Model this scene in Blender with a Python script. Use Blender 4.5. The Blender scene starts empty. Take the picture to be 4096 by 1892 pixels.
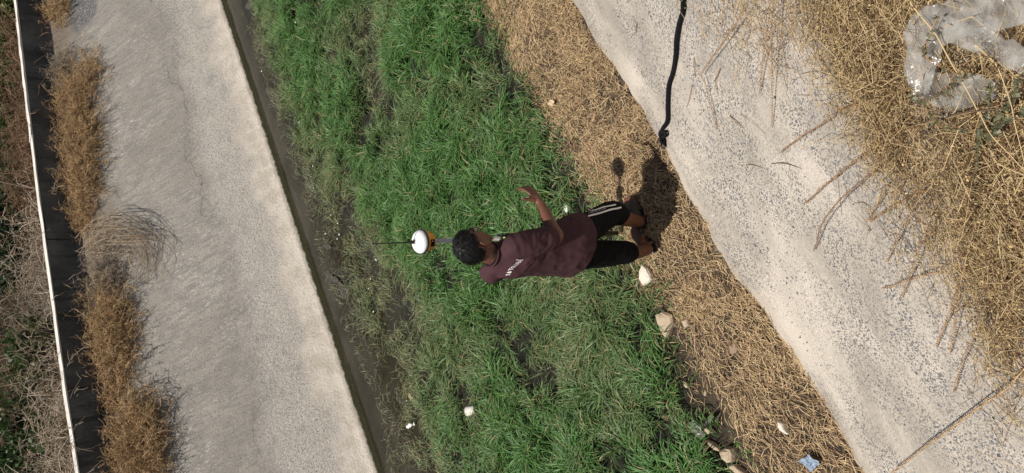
import bpy, math, random
import numpy as np
from mathutils import Vector, noise as mnoise
from mathutils.bvhtree import BVHTree

rng = np.random.default_rng(7)
random.seed(7)
R = math.radians
scn = bpy.context.scene

# ------------------------------------------------------------------ camera
FPX, PITCH, CAMH = 3094.0, R(39.0), 4.0
FW = np.array([0, math.cos(PITCH), -math.sin(PITCH)])
UP = np.array([0, math.sin(PITCH), math.cos(PITCH)])
RT = np.array([1.0, 0, 0])
CAM = np.array([0, 0, CAMH])
cd = bpy.data.cameras.new('camera')
cd.sensor_fit = 'HORIZONTAL'
cd.sensor_width = 36.0
cd.lens = 36.0 * FPX / 4096.0
cd.clip_start = 0.05
cd.clip_end = 3000
cam = bpy.data.objects.new('camera', cd)
scn.collection.objects.link(cam)
from mathutils import Matrix
# the phone was held sideways: picture right is world down, picture up is world right
cx, cy, cz = -UP, RT, -FW
cam.matrix_world = Matrix(((cx[0], cy[0], cz[0], CAM[0]), (cx[1], cy[1], cz[1], CAM[1]),
                           (cx[2], cy[2], cz[2], CAM[2]), (0, 0, 0, 1)))
scn.camera = cam

# ------------------------------------------------------------------ sky and sun
SUN_EL, SUN_AZ = R(72.5), math.atan2(-0.08, -1.0)      # direction towards the sun
SUND = np.array([math.cos(SUN_EL) * math.cos(SUN_AZ), math.cos(SUN_EL) * math.sin(SUN_AZ), math.sin(SUN_EL)])
w = bpy.data.worlds.new('World')
scn.world = w
w.use_nodes = True
nt = w.node_tree
sky = nt.nodes.new('ShaderNodeTexSky')
sky.sky_type = 'NISHITA'
sky.sun_disc = False
sky.sun_elevation = SUN_EL
sky.sun_rotation = math.atan2(SUND[0], SUND[1])
sky.air_density = 1.0
sky.dust_density = 1.5
bg = nt.nodes['Background']
bg.inputs['Strength'].default_value = 0.05
nt.links.new(sky.outputs[0], bg.inputs[0])
sd = bpy.data.lights.new('sun', 'SUN')
sd.energy = 5.0
sd.angle = R(0.53)
sd.color = (1.0, 0.955, 0.88)
sun = bpy.data.objects.new('sun', sd)
scn.collection.objects.link(sun)
sun.rotation_euler = Vector(SUND).to_track_quat('Z', 'Y').to_euler()
sun.location = (0, 0, 30)
scn.view_settings.view_transform = 'Standard'
scn.view_settings.look = 'None'
scn.view_settings.exposure = 0.08
scn.view_settings.gamma = 1.0
scn.cycles.use_denoising = True
scn.cycles.max_bounces = 8
scn.cycles.transparent_max_bounces = 16

# ------------------------------------------------------------------ frames and back-projection on real surfaces
TH = math.atan2(0.595, 0.804)                           # the channel runs along local x
CT, ST = math.cos(TH), math.sin(TH)
def sc(p):
    p = np.asarray(p, float)
    return np.stack([p[..., 0] * CT + p[..., 1] * ST, -p[..., 0] * ST + p[..., 1] * CT, p[..., 2]], -1)
def wd(p):
    p = np.asarray(p, float)
    return np.stack([p[..., 0] * CT - p[..., 1] * ST, p[..., 0] * ST + p[..., 1] * CT, p[..., 2]], -1)
def ray(x, y):
    return FW + ((1892 - y) - 946) / FPX * RT - (x - 2048) / FPX * UP
def at_z(x, y, z=0.0):
    d = ray(x, y)
    return CAM + d * ((z - CAMH) / d[2])
NEARC, SL = 2.36, 0.77
WATERZ = -0.03
def at_near(x, y, lift=0.0):
    """point on the near bank (world), lifted along its normal"""
    d, c = sc(ray(x, y)), sc(CAM)
    b = NEARC + lift * math.sqrt(1 + SL * SL) / SL
    k = (c[2] - SL * (b - c[1])) / (-SL * d[1] - d[2])
    return wd(c + k * d)
def at_far(x, y):
    """point on the far bank (world); the bank is straight between its toe and the wall"""
    d, c = sc(ray(x, y)), sc(CAM); ss = 7.0
    for _ in range(8):
        t0 = float(toe(ss)) + .06; kk = 1.88 / (float(wallc(ss)) + .03 - t0)
        k = (c[2] - .07 - kk * (c[1] - t0)) / (kk * d[1] - d[2]); p = c + k * d; ss = p[0]
    return wd(p)
NN = wd(np.array([0, SL, 1.0]) / math.hypot(SL, 1))     # near bank normal
FN = wd(np.array([0, -SL, 1.0]) / math.hypot(SL, 1))    # far bank normal
DS = wd(-np.array([0, 1.0, SL]) / math.hypot(SL, 1))    # down the far bank
def toe(s): return np.interp(s, [-30, 0, 2.3, 5, 7.5, 10, 40], [6.4, 7.14, 7.23, 7.33, 7.41, 7.50, 7.9])
def wallc(s): return np.interp(s, [-30, 2, 3.8, 4.6, 5.2, 5.85, 6.6, 7.4, 8.5, 12.4, 40], [8.2, 9.45, 9.60, 9.71, 9.77, 9.81, 9.86, 9.94, 9.97, 9.95, 9.95])

def fbm(p, sc_=1.0, oct_=3, off=0.0):
    return mnoise.fractal(Vector((p[0] * sc_ + off, p[1] * sc_ + off * .7, (p[2] if len(p) > 2 else 0) * sc_ + off * 1.3)), 1.0, 2.0, oct_)
def vnoise2(x, y, seed=0):
    """smooth value noise, vectorised, -1..1"""
    x = np.asarray(x, float); y = np.asarray(y, float)
    r = np.random.default_rng(seed).uniform(-1, 1, (256, 256))
    xi, yi = np.floor(x).astype(int), np.floor(y).astype(int)
    fx, fy = x - xi, y - yi
    fx = fx * fx * (3 - 2 * fx); fy = fy * fy * (3 - 2 * fy)
    a = r[xi % 256, yi % 256]; b = r[(xi + 1) % 256, yi % 256]
    c = r[xi % 256, (yi + 1) % 256]; d = r[(xi + 1) % 256, (yi + 1) % 256]
    return (a * (1 - fx) + b * fx) * (1 - fy) + (c * (1 - fx) + d * fx) * fy
def vfbm(x, y, seed=0, o=3):
    t = 0; a = 1; n = 0
    for i in range(o):
        t = t + a * vnoise2(x * 2 ** i, y * 2 ** i, seed + i); n += a; a *= .5
    return t / n

# ------------------------------------------------------------------ mesh and object helpers
COL = scn.collection
def tag(o, label=None, cat=None, group=None, kind=None):
    if label: o['label'] = label
    if cat: o['category'] = cat
    if group: o['group'] = group
    if kind: o['kind'] = kind
    return o
def empty(name, loc, label=None, cat=None, group=None):
    o = bpy.data.objects.new(name, None)
    o.empty_display_size = 0.05
    COL.objects.link(o)
    o.location = [float(v) for v in loc]
    return tag(o, label, cat, group)
def org(parent):
    o = np.zeros(3)
    while parent is not None:
        o = o + np.array(parent.location); parent = parent.parent
    return o
def mk(name, V, F, mat, parent=None, origin=None, smooth=False, colors=None, rotz=0.0):
    """V (n,3) world points (or local ones if rotz is set); F an (m,k) array or a list of faces"""
    V = np.asarray(V, float)
    base = org(parent)
    o0 = np.asarray(origin, float) if origin is not None else (base if parent is not None else np.zeros(3))
    me = bpy.data.meshes.new(name)
    L = V - o0
    if isinstance(F, np.ndarray) and F.ndim == 2:
        m, k = F.shape
        me.vertices.add(len(L)); me.vertices.foreach_set('co', L.astype(np.float32).ravel())
        me.loops.add(m * k); me.loops.foreach_set('vertex_index', F.astype(np.int32).ravel())
        me.polygons.add(m); me.polygons.foreach_set('loop_start', np.arange(0, m * k, k, dtype=np.int32))
        me.update(calc_edges=True)
    else:
        me.from_pydata([tuple(v) for v in L], [], [tuple(int(i) for i in f) for f in F])
    if colors is not None:
        at = me.color_attributes.new('Col', 'FLOAT_COLOR', 'POINT')
        c4 = np.ones((len(L), 4), np.float32); c4[:, :3] = colors
        at.data.foreach_set('color', c4.ravel())
    if smooth: me.polygons.foreach_set('use_smooth', np.ones(len(me.polygons), bool))
    me.validate()
    if mat is not None: me.materials.append(mat)
    o = bpy.data.objects.new(name, me)
    COL.objects.link(o)
    if parent is not None:
        o.parent = parent; o.location = [float(v) for v in (o0 - base)]
    else:
        o.location = [float(v) for v in o0]
    if rotz: o.rotation_euler = (0, 0, rotz)
    return o

def tubes(P, Rr, ns=3):
    """P (N,K,3) centre lines, Rr (N,K) radii -> verts, quads, owner index per vertex"""
    P = np.asarray(P, float); N, K, _ = P.shape
    T = np.gradient(P, axis=1); T /= np.linalg.norm(T, axis=2, keepdims=True) + 1e-9
    ref = np.where(np.abs(T[..., 2:3]) > .85, np.array([1., 0, 0]), np.array([0, 0, 1.]))
    A = np.cross(T, ref); A /= np.linalg.norm(A, axis=2, keepdims=True) + 1e-9
    B = np.cross(T, A)
    ang = np.arange(ns) * 2 * np.pi / ns
    V = P[:, :, None, :] + Rr[:, :, None, None] * (np.cos(ang)[None, None, :, None] * A[:, :, None, :] + np.sin(ang)[None, None, :, None] * B[:, :, None, :])
    n, k, a = np.meshgrid(np.arange(N), np.arange(K - 1), np.arange(ns), indexing='ij')
    a2 = (a + 1) % ns
    i = lambda kk, aa: (n * K + kk) * ns + aa
    Q = np.stack([i(k, a), i(k, a2), i(k + 1, a2), i(k + 1, a)], -1).reshape(-1, 4)
    return V.reshape(-1, 3), Q, np.repeat(np.arange(N), K * ns)
def strips(P, Wd, side):
    """flat ribbons: P (N,K,3), widths (N,K), side vector (N,3)"""
    N, K, _ = P.shape
    V = np.stack([P - Wd[..., None] * side[:, None, :] / 2, P + Wd[..., None] * side[:, None, :] / 2], 2)
    n, k = np.meshgrid(np.arange(N), np.arange(K - 1), indexing='ij')
    i = lambda kk, s: (n * K + kk) * 2 + s
    Q = np.stack([i(k, 0), i(k, 1), i(k + 1, 1), i(k + 1, 0)], -1).reshape(-1, 4)
    return V.reshape(-1, 3), Q, np.repeat(np.arange(N), K * 2)
class MB:
    def __init__(s): s.V = []; s.F = []; s.n = 0
    def add(s, V, F):
        V = np.asarray(V, float)
        s.V.append(V); s.F += [tuple(int(i) + s.n for i in f) for f in F]; s.n += len(V); return s
    def tube(s, P, r, ns=8):
        P = np.asarray(P, float); r = np.broadcast_to(np.asarray(r, float), (len(P),))
        V, Q, _ = tubes(P[None], r[None], ns)
        F = [tuple(q) for q in Q] + [tuple(range(ns))[::-1], tuple((len(P) - 1) * ns + i for i in range(ns))]
        return s.add(V, F)
    def box(s, c, ax, ay, az):
        c, ax, ay, az = [np.asarray(v, float) for v in (c, ax, ay, az)]
        V = [c + i * ax + j * ay + k * az for k in (-1, 1) for j in (-1, 1) for i in (-1, 1)]
        return s.add(V, [(0, 2, 3, 1), (4, 5, 7, 6), (0, 1, 5, 4), (2, 6, 7, 3), (0, 4, 6, 2), (1, 3, 7, 5)])
    def lathe(s, c, axis, prof, ns=32):
        axis = np.asarray(axis, float) / np.linalg.norm(axis)
        a = np.cross(axis, [1, 0, 0] if abs(axis[0]) < .8 else [0, 1, 0]); a /= np.linalg.norm(a); b = np.cross(axis, a)
        V = []
        for r, h in prof:
            for i in range(ns):
                t = 2 * math.pi * i / ns
                V.append(np.asarray(c) + axis * h + r * (math.cos(t) * a + math.sin(t) * b))
        F = [(k * ns + i, k * ns + (i + 1) % ns, (k + 1) * ns + (i + 1) % ns, (k + 1) * ns + i) for k in range(len(prof) - 1) for i in range(ns)]
        F += [tuple(range(ns))[::-1], tuple((len(prof) - 1) * ns + i for i in range(ns))]
        return s.add(V, F)
    def ell(s, c, ax, ay, az, nu=16, nv=10):
        c, ax, ay, az = [np.asarray(v, float) for v in (c, ax, ay, az)]
        V = [c + az]
        for j in range(1, nv):
            t = math.pi * j / nv
            for i in range(nu):
                p = 2 * math.pi * i / nu
                V.append(c + math.sin(t) * (math.cos(p) * ax + math.sin(p) * ay) + math.cos(t) * az)
        V.append(c - az)
        F = [(0, 1 + i, 1 + (i + 1) % nu) for i in range(nu)]
        for j in range(nv - 2):
            for i in range(nu):
                a = 1 + j * nu; F.append((a + i, a + nu + i, a + nu + (i + 1) % nu, a + (i + 1) % nu))
        l = len(V) - 1; a = 1 + (nv - 2) * nu
        F += [(l, a + (i + 1) % nu, a + i) for i in range(nu)]
        return s.add(V, F)
    def chain(s, pts, rad, ns=14, sub=4):
        """rounded, tapered limb through the points"""
        pts = [np.asarray(p, float) for p in pts]
        Pp, Rr = spline(pts, rad, sub)
        d0 = (Pp[0] - Pp[1]) / np.linalg.norm(Pp[0] - Pp[1]); d1 = (Pp[-1] - Pp[-2]) / np.linalg.norm(Pp[-1] - Pp[-2])
        a, b = Rr[0], Rr[-1]
        P = [Pp[0] + d0 * a * .97, Pp[0] + d0 * a * .7] + list(Pp) + [Pp[-1] + d1 * b * .7, Pp[-1] + d1 * b * .97]
        r = [a * .2, a * .7] + list(Rr) + [b * .7, b * .2]
        return s.tube(P, r, ns)
    def loft(s, rings, ns=28):
        """rings: (centre, half-axis a, half-axis b[, power])"""
        V = []
        for c, a, b in rings:
            for i in range(ns):
                t = 2 * math.pi * i / ns
                V.append(np.asarray(c) + math.cos(t) * np.asarray(a) + math.sin(t) * np.asarray(b))
        F = [(k * ns + i, k * ns + (i + 1) % ns, (k + 1) * ns + (i + 1) % ns, (k + 1) * ns + i) for k in range(len(rings) - 1) for i in range(ns)]
        F += [tuple(range(ns))[::-1], tuple((len(rings) - 1) * ns + i for i in range(ns))]
        return s.add(V, F)
    def build(s, name, mat, parent=None, origin=None, smooth=False):
        return mk(name, np.concatenate(s.V), s.F, mat, parent, origin, smooth)
def spline(pts, rad, sub):
    pts = np.asarray(pts, float); rad = np.broadcast_to(np.asarray(rad, float), (len(pts),))
    Q, q = [], []
    for i in range(len(pts) - 1):
        p0 = pts[max(i - 1, 0)]; p1 = pts[i]; p2 = pts[i + 1]; p3 = pts[min(i + 2, len(pts) - 1)]
        for k in range(sub):
            t = k / sub
            Q.append(.5 * ((2 * p1) + (-p0 + p2) * t + (2 * p0 - 5 * p1 + 4 * p2 - p3) * t * t + (-p0 + 3 * p1 - 3 * p2 + p3) * t ** 3))
            q.append(rad[i] * (1 - t) + rad[i + 1] * t)
    Q.append(pts[-1]); q.append(rad[-1])
    return np.array(Q), np.array(q)
def remesh(mb, voxel, smooth_it=6, fac=.5):
    """one continuous skin out of overlapping shapes"""
    me = bpy.data.meshes.new('tmp')
    me.from_pydata([tuple(v) for v in np.concatenate(mb.V)], [], mb.F)
    o = bpy.data.objects.new('tmp', me); COL.objects.link(o)
    m = o.modifiers.new('r', 'REMESH'); m.mode = 'VOXEL'; m.voxel_size = voxel
    m2 = o.modifiers.new('s', 'SMOOTH'); m2.factor = fac; m2.iterations = smooth_it
    dg = bpy.context.evaluated_depsgraph_get()
    ev = o.evaluated_get(dg); em = ev.to_mesh()
    V = np.empty(len(em.vertices) * 3, np.float32); em.vertices.foreach_get('co', V); V = V.reshape(-1, 3).astype(float)
    Nn = np.empty(len(em.vertices) * 3, np.float32); em.vertices.foreach_get('normal', Nn); Nn = Nn.reshape(-1, 3).astype(float)
    F = [tuple(p.vertices) for p in em.polygons]
    ev.to_mesh_clear()
    bpy.data.objects.remove(o); bpy.data.meshes.remove(me)
    return V, F, Nn

# ------------------------------------------------------------------ materials
def newmat(name):
    m = bpy.data.materials.new(name); m.use_nodes = True
    n = m.node_tree.nodes; l = m.node_tree.links
    return m, n, l, n['Principled BSDF']
def pmat(name, col, rough=.6, metal=0, spec=.5, var=.0, vscale=30, bump=0, bscale=200, sheen=0):
    m, n, l, b = newmat(name)
    b.inputs['Base Color'].default_value = (*col, 1)
    b.inputs['Roughness'].default_value = rough
    b.inputs['Metallic'].default_value = metal
    b.inputs['Specular IOR Level'].default_value = spec
    if sheen: b.inputs['Sheen Weight'].default_value = sheen
    tc = n.new('ShaderNodeTexCoord')
    if var:
        tx = n.new('ShaderNodeTexNoise'); tx.inputs['Scale'].default_value = vscale; tx.inputs['Detail'].default_value = 5
        l.new(tc.outputs['Object'], tx.inputs['Vector'])
        mx = n.new('ShaderNodeMix'); mx.data_type = 'RGBA'
        mx.inputs[6].default_value = (*[c * (1 - var) for c in col], 1); mx.inputs[7].default_value = (*[min(1, c * (1 + var)) for c in col], 1)
        l.new(tx.outputs['Fac'], mx.inputs[0]); l.new(mx.outputs[2], b.inputs['Base Color'])
    if bump:
        t2 = n.new('ShaderNodeTexNoise'); t2.inputs['Scale'].default_value = bscale; t2.inputs['Detail'].default_value = 4
        l.new(tc.outputs['Object'], t2.inputs['Vector'])
        bp = n.new('ShaderNodeBump'); bp.inputs['Strength'].default_value = bump; bp.inputs['Distance'].default_value = .01
        l.new(t2.outputs['Fac'], bp.inputs['Height']); l.new(bp.outputs[0], b.inputs['Normal'])
    return m
def blademat(name, trans=.3, rough=.55, spec=.3):
    m, n, l, b = newmat(name)
    a = n.new('ShaderNodeVertexColor'); a.layer_name = 'Col'
    b.inputs['Roughness'].default_value = rough; b.inputs['Specular IOR Level'].default_value = spec
    l.new(a.outputs[0], b.inputs['Base Color'])
    if trans:
        t = n.new('ShaderNodeBsdfTranslucent'); l.new(a.outputs[0], t.inputs[0])
        mx = n.new('ShaderNodeMixShader'); mx.inputs[0].default_value = trans
        l.new(b.outputs[0], mx.inputs[1]); l.new(t.outputs[0], mx.inputs[2]); l.new(mx.outputs[0], n['Material Output'].inputs[0])
    return m
class NG:
    """small node-graph writer for the concrete materials"""
    def __init__(s, m): s.n = m.node_tree.nodes; s.l = m.node_tree.links
    def noise(s, vec, scale, detail=5, rough=.55, dist=0):
        t = s.n.new('ShaderNodeTexNoise'); t.inputs['Scale'].default_value = scale; t.inputs['Detail'].default_value = detail
        t.inputs['Roughness'].default_value = rough; t.inputs['Distortion'].default_value = dist
        s.l.new(vec, t.inputs['Vector']); return t.outputs['Fac']
    def ramp(s, f, p0, p1, c0=0., c1=1.):
        r = s.n.new('ShaderNodeMapRange'); r.interpolation_type = 'SMOOTHSTEP'
        r.inputs[1].default_value = p0; r.inputs[2].default_value = p1; r.inputs[3].default_value = c0; r.inputs[4].default_value = c1
        s.l.new(f, r.inputs[0]); return r.outputs[0]
    def math(s, op, a, b=None):
        m = s.n.new('ShaderNodeMath'); m.operation = op
        for i, v in enumerate((a, b)):
            if v is None: continue
            if isinstance(v, (int, float)): m.inputs[i].default_value = v
            else: s.l.new(v, m.inputs[i])
        return m.outputs[0]
    def mix(s, f, a, b, mode='MIX'):
        m = s.n.new('ShaderNodeMix'); m.data_type = 'RGBA'; m.blend_type = mode
        for i, v in ((0, f), (6, a), (7, b)):
            if isinstance(v, (int, float)): m.inputs[i].default_value = v
            elif isinstance(v, tuple): m.inputs[i].default_value = (*v, 1)
            else: s.l.new(v, m.inputs[i])
        return m.outputs[2]
    def mapping(s, vec, rot=(0, 0, 0), scale=(1, 1, 1), loc=(0, 0, 0)):
        m = s.n.new('ShaderNodeMapping'); m.inputs['Rotation'].default_value = rot; m.inputs['Scale'].default_value = scale; m.inputs['Location'].default_value = loc
        s.l.new(vec, m.inputs['Vector']); return m.outputs[0]
    def voro(s, vec, scale, rnd=1.0, feature='F1'):
        v = s.n.new('ShaderNodeTexVoronoi'); v.feature = feature; v.inputs['Scale'].default_value = scale; v.inputs['Randomness'].default_value = rnd
        s.l.new(vec, v.inputs['Vector']); return v
    def sep(s, vec):
        x = s.n.new('ShaderNodeSeparateXYZ'); s.l.new(vec, x.inputs[0]); return x.outputs
    def bump(s, h, strength, dist, prev=None):
        b = s.n.new('ShaderNodeBump'); b.inputs['Strength'].default_value = strength; b.inputs['Distance'].default_value = dist
        s.l.new(h, b.inputs['Height'])
        if prev is not None: s.l.new(prev, b.inputs['Normal'])
        return b.outputs[0]

def mat_near():
    m, n, l, b = newmat('exposed_aggregate_concrete'); g = NG(m)
    v = n.new('ShaderNodeTexCoord').outputs['Object']; x = g.sep(v)
    flat = g.mapping(v, scale=(1, 1.26, .0))           # along, up the slope
    big = g.noise(v, 1.6, 4); mid = g.noise(v, 7, 5)
    mort = g.mix(g.ramp(big, .35, .65), (.48, .42, .35), (.63, .555, .47))
    mort = g.mix(g.ramp(mid, .5, .72, 0, .45), mort, (.60, .54, .47))
    fine = g.noise(v, 160, 3)
    mort = g.mix(g.ramp(fine, .35, .7, 0, .5), mort, (.30, .27, .235))
    wob = g.noise(v, 90, 2)
    def stones(scale, thr, size, seed):
        vv = g.mapping(flat, loc=(seed, seed * .37, 0), rot=(0, 0, .5), scale=(1, .72, 1))
        vo = g.voro(vv, scale)
        h = g.sep(vo.outputs['Color'])
        inside = g.math('LESS_THAN', g.math('ADD', vo.outputs['Distance'], g.math('MULTIPLY', wob, .28)), size)
        pick = g.math('LESS_THAN', h[0], thr)
        return g.math('MULTIPLY', inside, pick), h[1], vo.outputs['Distance']
    zone = g.ramp(g.math('ADD', x[1], g.math('MULTIPLY', big, .9)), 2.80, 2.55)   # bare skim coat along the lower lip
    zone2 = g.ramp(g.noise(g.mapping(v, scale=(.7, 1.5, 1)), 2.0, 4), .38, .54)
    zone = g.math('MULTIPLY', zone, g.math('ADD', g.math('MULTIPLY', zone2, .75), .25))
    s1, r1, d1 = stones(88, .58, .57, 1.3)
    s2, r2, d2 = stones(165, .64, .58, 4.1)
    s3, r3, d3 = stones(48, .18, .50, 7.7)
    st = g.math('MAXIMUM', g.math('MAXIMUM', s1, s2), s3)
    scol = g.mix(r1, (.050, .054, .064), (.20, .195, .19))
    scol = g.mix(g.math('MULTIPLY', s3, .6), scol, (.14, .15, .17))
    st = g.math('MULTIPLY', st, zone)
    col = g.mix(g.math('MULTIPLY', st, .92), mort, scol)
    dirt = g.ramp(g.noise(g.mapping(v, scale=(.8, 1.5, 1)), 1.9, 6, .65, .6), .46, .66, 0, .62)
    col = g.mix(dirt, col, (.31, .275, .235))
    white = g.ramp(g.noise(v, 26, 3), .69, .76, 0, .7)
    col = g.mix(white, col, (.68, .64, .58))
    l.new(col, b.inputs['Base Color'])
    b.inputs['Roughness'].default_value = .85; b.inputs['Specular IOR Level'].default_value = .25
    nrm = g.bump(g.noise(v, 45, 6, .7), .5, .012)
    nrm = g.bump(st, .35, .003, nrm)
    l.new(nrm, b.inputs['Normal'])
    return m

def mat_far():
    m, n, l, b = newmat('weathered_slope_concrete'); g = NG(m)
    v = n.new('ShaderNodeTexCoord').outputs['Object']; x = g.sep(v)
    # distance up from the toe
    t = g.math('SUBTRACT', x[1], g.math('ADD', g.math('MULTIPLY', x[0], .0334), 7.16))
    wv = g.math('ADD', t, g.math('MULTIPLY', g.math('SUBTRACT', g.noise(v, 1.1, 4, .6), .5), .75))
    big = g.noise(v, .9, 5, .6); mid = g.noise(v, 5, 6, .65); fine = g.noise(v, 42, 5, .7)
    up = g.mix(g.ramp(big, .35, .68), (.325, .29, .25), (.42, .378, .33))
    up = g.mix(g.ramp(mid, .4, .68, 0, .6), up, (.26, .24, .215))
    strk = g.noise(g.mapping(v, rot=(0, 0, R(38)), scale=(22, 2.2, 6)), 1.0, 5, .7)
    up = g.mix(g.ramp(strk, .46, .58, 0, .7), up, (.25, .235, .21))
    up = g.mix(g.ramp(fine, .48, .66, 0, .7), up, (.20, .185, .165))
    spot = g.noise(v, 95, 3, .6)
    up = g.mix(g.ramp(spot, .62, .74, 0, .6), up, (.14, .13, .115))
    # pale trowel scratches running diagonally
    scr = g.noise(g.mapping(v, rot=(0, 0, R(38)), scale=(90, 8, 20), loc=(3, 1, 0)), 1.0, 2, .5)
    brk = g.ramp(g.noise(v, 1.7, 3), .42, .62)
    up = g.mix(g.math('MULTIPLY', g.ramp(scr, .61, .68, 0, .85), brk), up, (.66, .63, .58))
    # rough open-textured strip lower down
    vo = g.voro(v, 75); h = g.sep(vo.outputs['Color'])
    grit = g.noise(v, 120, 4, .75); grit2 = g.noise(v, 55, 5, .8)
    agg = g.mix(g.ramp(grit, .38, .62), (.33, .30, .262), (.57, .515, .45))
    agg = g.mix(g.ramp(grit2, .52, .60, 0, .9), agg, (.13, .12, .112))
    agg = g.mix(g.ramp(g.noise(g.mapping(v, loc=(5, 2, 1)), 70, 4, .7), .55, .63, 0, .85), agg, (.68, .63, .56))
    agg = g.mix(g.ramp(mid, .50, .72, 0, .5), agg, (.24, .225, .21))
    cream = g.mix(g.ramp(mid, .38, .62), (.50, .44, .365), (.62, .555, .475))
    cream = g.mix(g.ramp(fine, .52, .68, 0, .5), cream, (.36, .315, .26))
    scr2 = g.noise(g.mapping(v, rot=(0, 0, R(38)), scale=(40, 6, 10), loc=(9, 4, 0)), 1.0, 3, .6)
    cream = g.mix(g.ramp(scr2, .62, .72, 0, .6), cream, (.70, .65, .58))
    col = g.mix(g.ramp(wv, .16, .34), cream, agg)
    edge = g.ramp(wv, .62, .86)
    stain = g.math('MULTIPLY', g.ramp(wv, .50, .72), g.ramp(wv, 1.02, .76))
    stain = g.math('MULTIPLY', stain, g.ramp(g.noise(v, 1.3, 4), .38, .60, .0, .75))
    stain = g.math('MULTIPLY', stain, g.ramp(g.noise(v, 22, 6, .8), .42, .62, .1, .9))
    col = g.mix(edge, col, up)
    col = g.mix(stain, col, (.17, .162, .155))
    # hairline cracks along the change of finish
    cr = g.math('ABSOLUTE', g.math('SUBTRACT', wv, .86))
    col = g.mix(g.math('MULTIPLY', g.ramp(cr, .010, .001), g.ramp(g.noise(v, .8, 2), .50, .60, 0, .6)), col, (.09, .08, .07))
    # coarse dark patch near the top, and dirt where the weeds root
    dx = g.math('MULTIPLY', g.math('SUBTRACT', x[0], 11.75), .9); dy = g.math('MULTIPLY', g.math('SUBTRACT', g.math('ADD', x[1], g.math('MULTIPLY', dx, .15)), 9.35), 2.2)
    rr = g.math('ADD', g.math('ADD', g.math('MULTIPLY', dx, dx), g.math('MULTIPLY', dy, dy)), g.math('MULTIPLY', mid, .5))
    col = g.mix(g.ramp(rr, .62, .45), col, g.mix(h[0], (.07, .068, .075), (.28, .27, .26)))
    dirt = g.math('MULTIPLY', g.ramp(g.math('ADD', t, g.math('MULTIPLY', big, .9)), 2.25, 2.7), .75)
    col = g.mix(dirt, col, (.17, .13, .09))
    # olive algae at and under the waterline
    zz = g.math('ADD', x[2], g.math('MULTIPLY', g.noise(v, 14, 4), .05))
    alg = g.ramp(zz, .055, .028)
    col = g.mix(alg, col, g.mix(fine, (.030, .030, .012), (.085, .075, .035)))
    l.new(col, b.inputs['Base Color'])
    b.inputs['Roughness'].default_value = .9; b.inputs['Specular IOR Level'].default_value = .2
    nrm = g.bump(g.noise(v, 30, 7, .8), .9, .02)
    nrm = g.bump(strk, .25, .01, nrm)
    l.new(nrm, b.inputs['Normal'])
    return m

def mat_wall():
    m, n, l, b = newmat('stained_parapet_concrete'); g = NG(m)
    v = n.new('ShaderNodeTexCoord').outputs['Object']
    base = g.mix(g.ramp(g.noise(v, 2.2, 5), .35, .65), (.065, .063, .060), (.14, .136, .128))
    st = g.noise(g.mapping(v, scale=(7, 7, .8)), 1.0, 4, .6)
    base = g.mix(g.ramp(st, .5, .66, 0, .75), base, (.028, .027, .026))
    base = g.mix(g.ramp(g.noise(v, 30, 4), .6, .75, 0, .5), base, (.25, .24, .225))
    l.new(base, b.inputs['Base Color']); b.inputs['Roughness'].default_value = .9
    l.new(g.bump(g.noise(v, 25, 5), .4, .01), b.inputs['Normal'])
    return m

def mat_soil():
    m, n, l, b = newmat('damp_bed_soil'); g = NG(m)
    v = n.new('ShaderNodeTexCoord').outputs['Object']; x = g.sep(v)
    dry = g.mix(g.ramp(g.noise(v, 12, 5), .35, .65), (.075, .052, .034), (.20, .14, .09))
    wet = g.mix(g.ramp(g.noise(v, 6, 5), .35, .65), (.014, .014, .008), (.034, .030, .018))
    f = g.ramp(g.math('ADD', x[1], g.math('MULTIPLY', g.noise(v, 3, 4), .5)), 3.15, 3.5)
    mud = g.noise(g.mapping(v, loc=(0, 0, 0)), 1.7, 4)
    l.new(g.mix(f, dry, wet), b.inputs['Base Color'])
    l.new(g.ramp(f, 0, 1, .95, .6), b.inputs['Roughness'])
    l.new(g.bump(g.noise(v, 34, 7, .8), 1.0, .06), b.inputs['Normal'])
    return m

def mat_water():
    m, n, l, b = newmat('murky_water'); g = NG(m)
    v = n.new('ShaderNodeTexCoord').outputs['Object']
    n.remove(b)
    nb = g.bump(g.noise(v, 9, 3), .05, .01)
    tr = n.new('ShaderNodeBsdfTransparent'); tr.inputs[0].default_value = (.60, .55, .38, 1)
    df = n.new('ShaderNodeBsdfDiffuse')
    l.new(g.mix(g.ramp(g.noise(v, 1.6, 4), .35, .65), (.030, .027, .019), (.058, .052, .037)), df.inputs[0])
    m1 = n.new('ShaderNodeMixShader'); m1.inputs[0].default_value = .62
    l.new(tr.outputs[0], m1.inputs[1]); l.new(df.outputs[0], m1.inputs[2])
    gl = n.new('ShaderNodeBsdfGlossy'); gl.inputs['Roughness'].default_value = .03; l.new(nb, gl.inputs['Normal'])
    fr = n.new('ShaderNodeFresnel'); fr.inputs[0].default_value = 1.33; l.new(nb, fr.inputs['Normal'])
    m2 = n.new('ShaderNodeMixShader'); l.new(fr.outputs[0], m2.inputs[0]); l.new(m1.outputs[0], m2.inputs[1]); l.new(gl.outputs[0], m2.inputs[2])
    l.new(m2.outputs[0], n['Material Output'].inputs[0])
    return m

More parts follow.
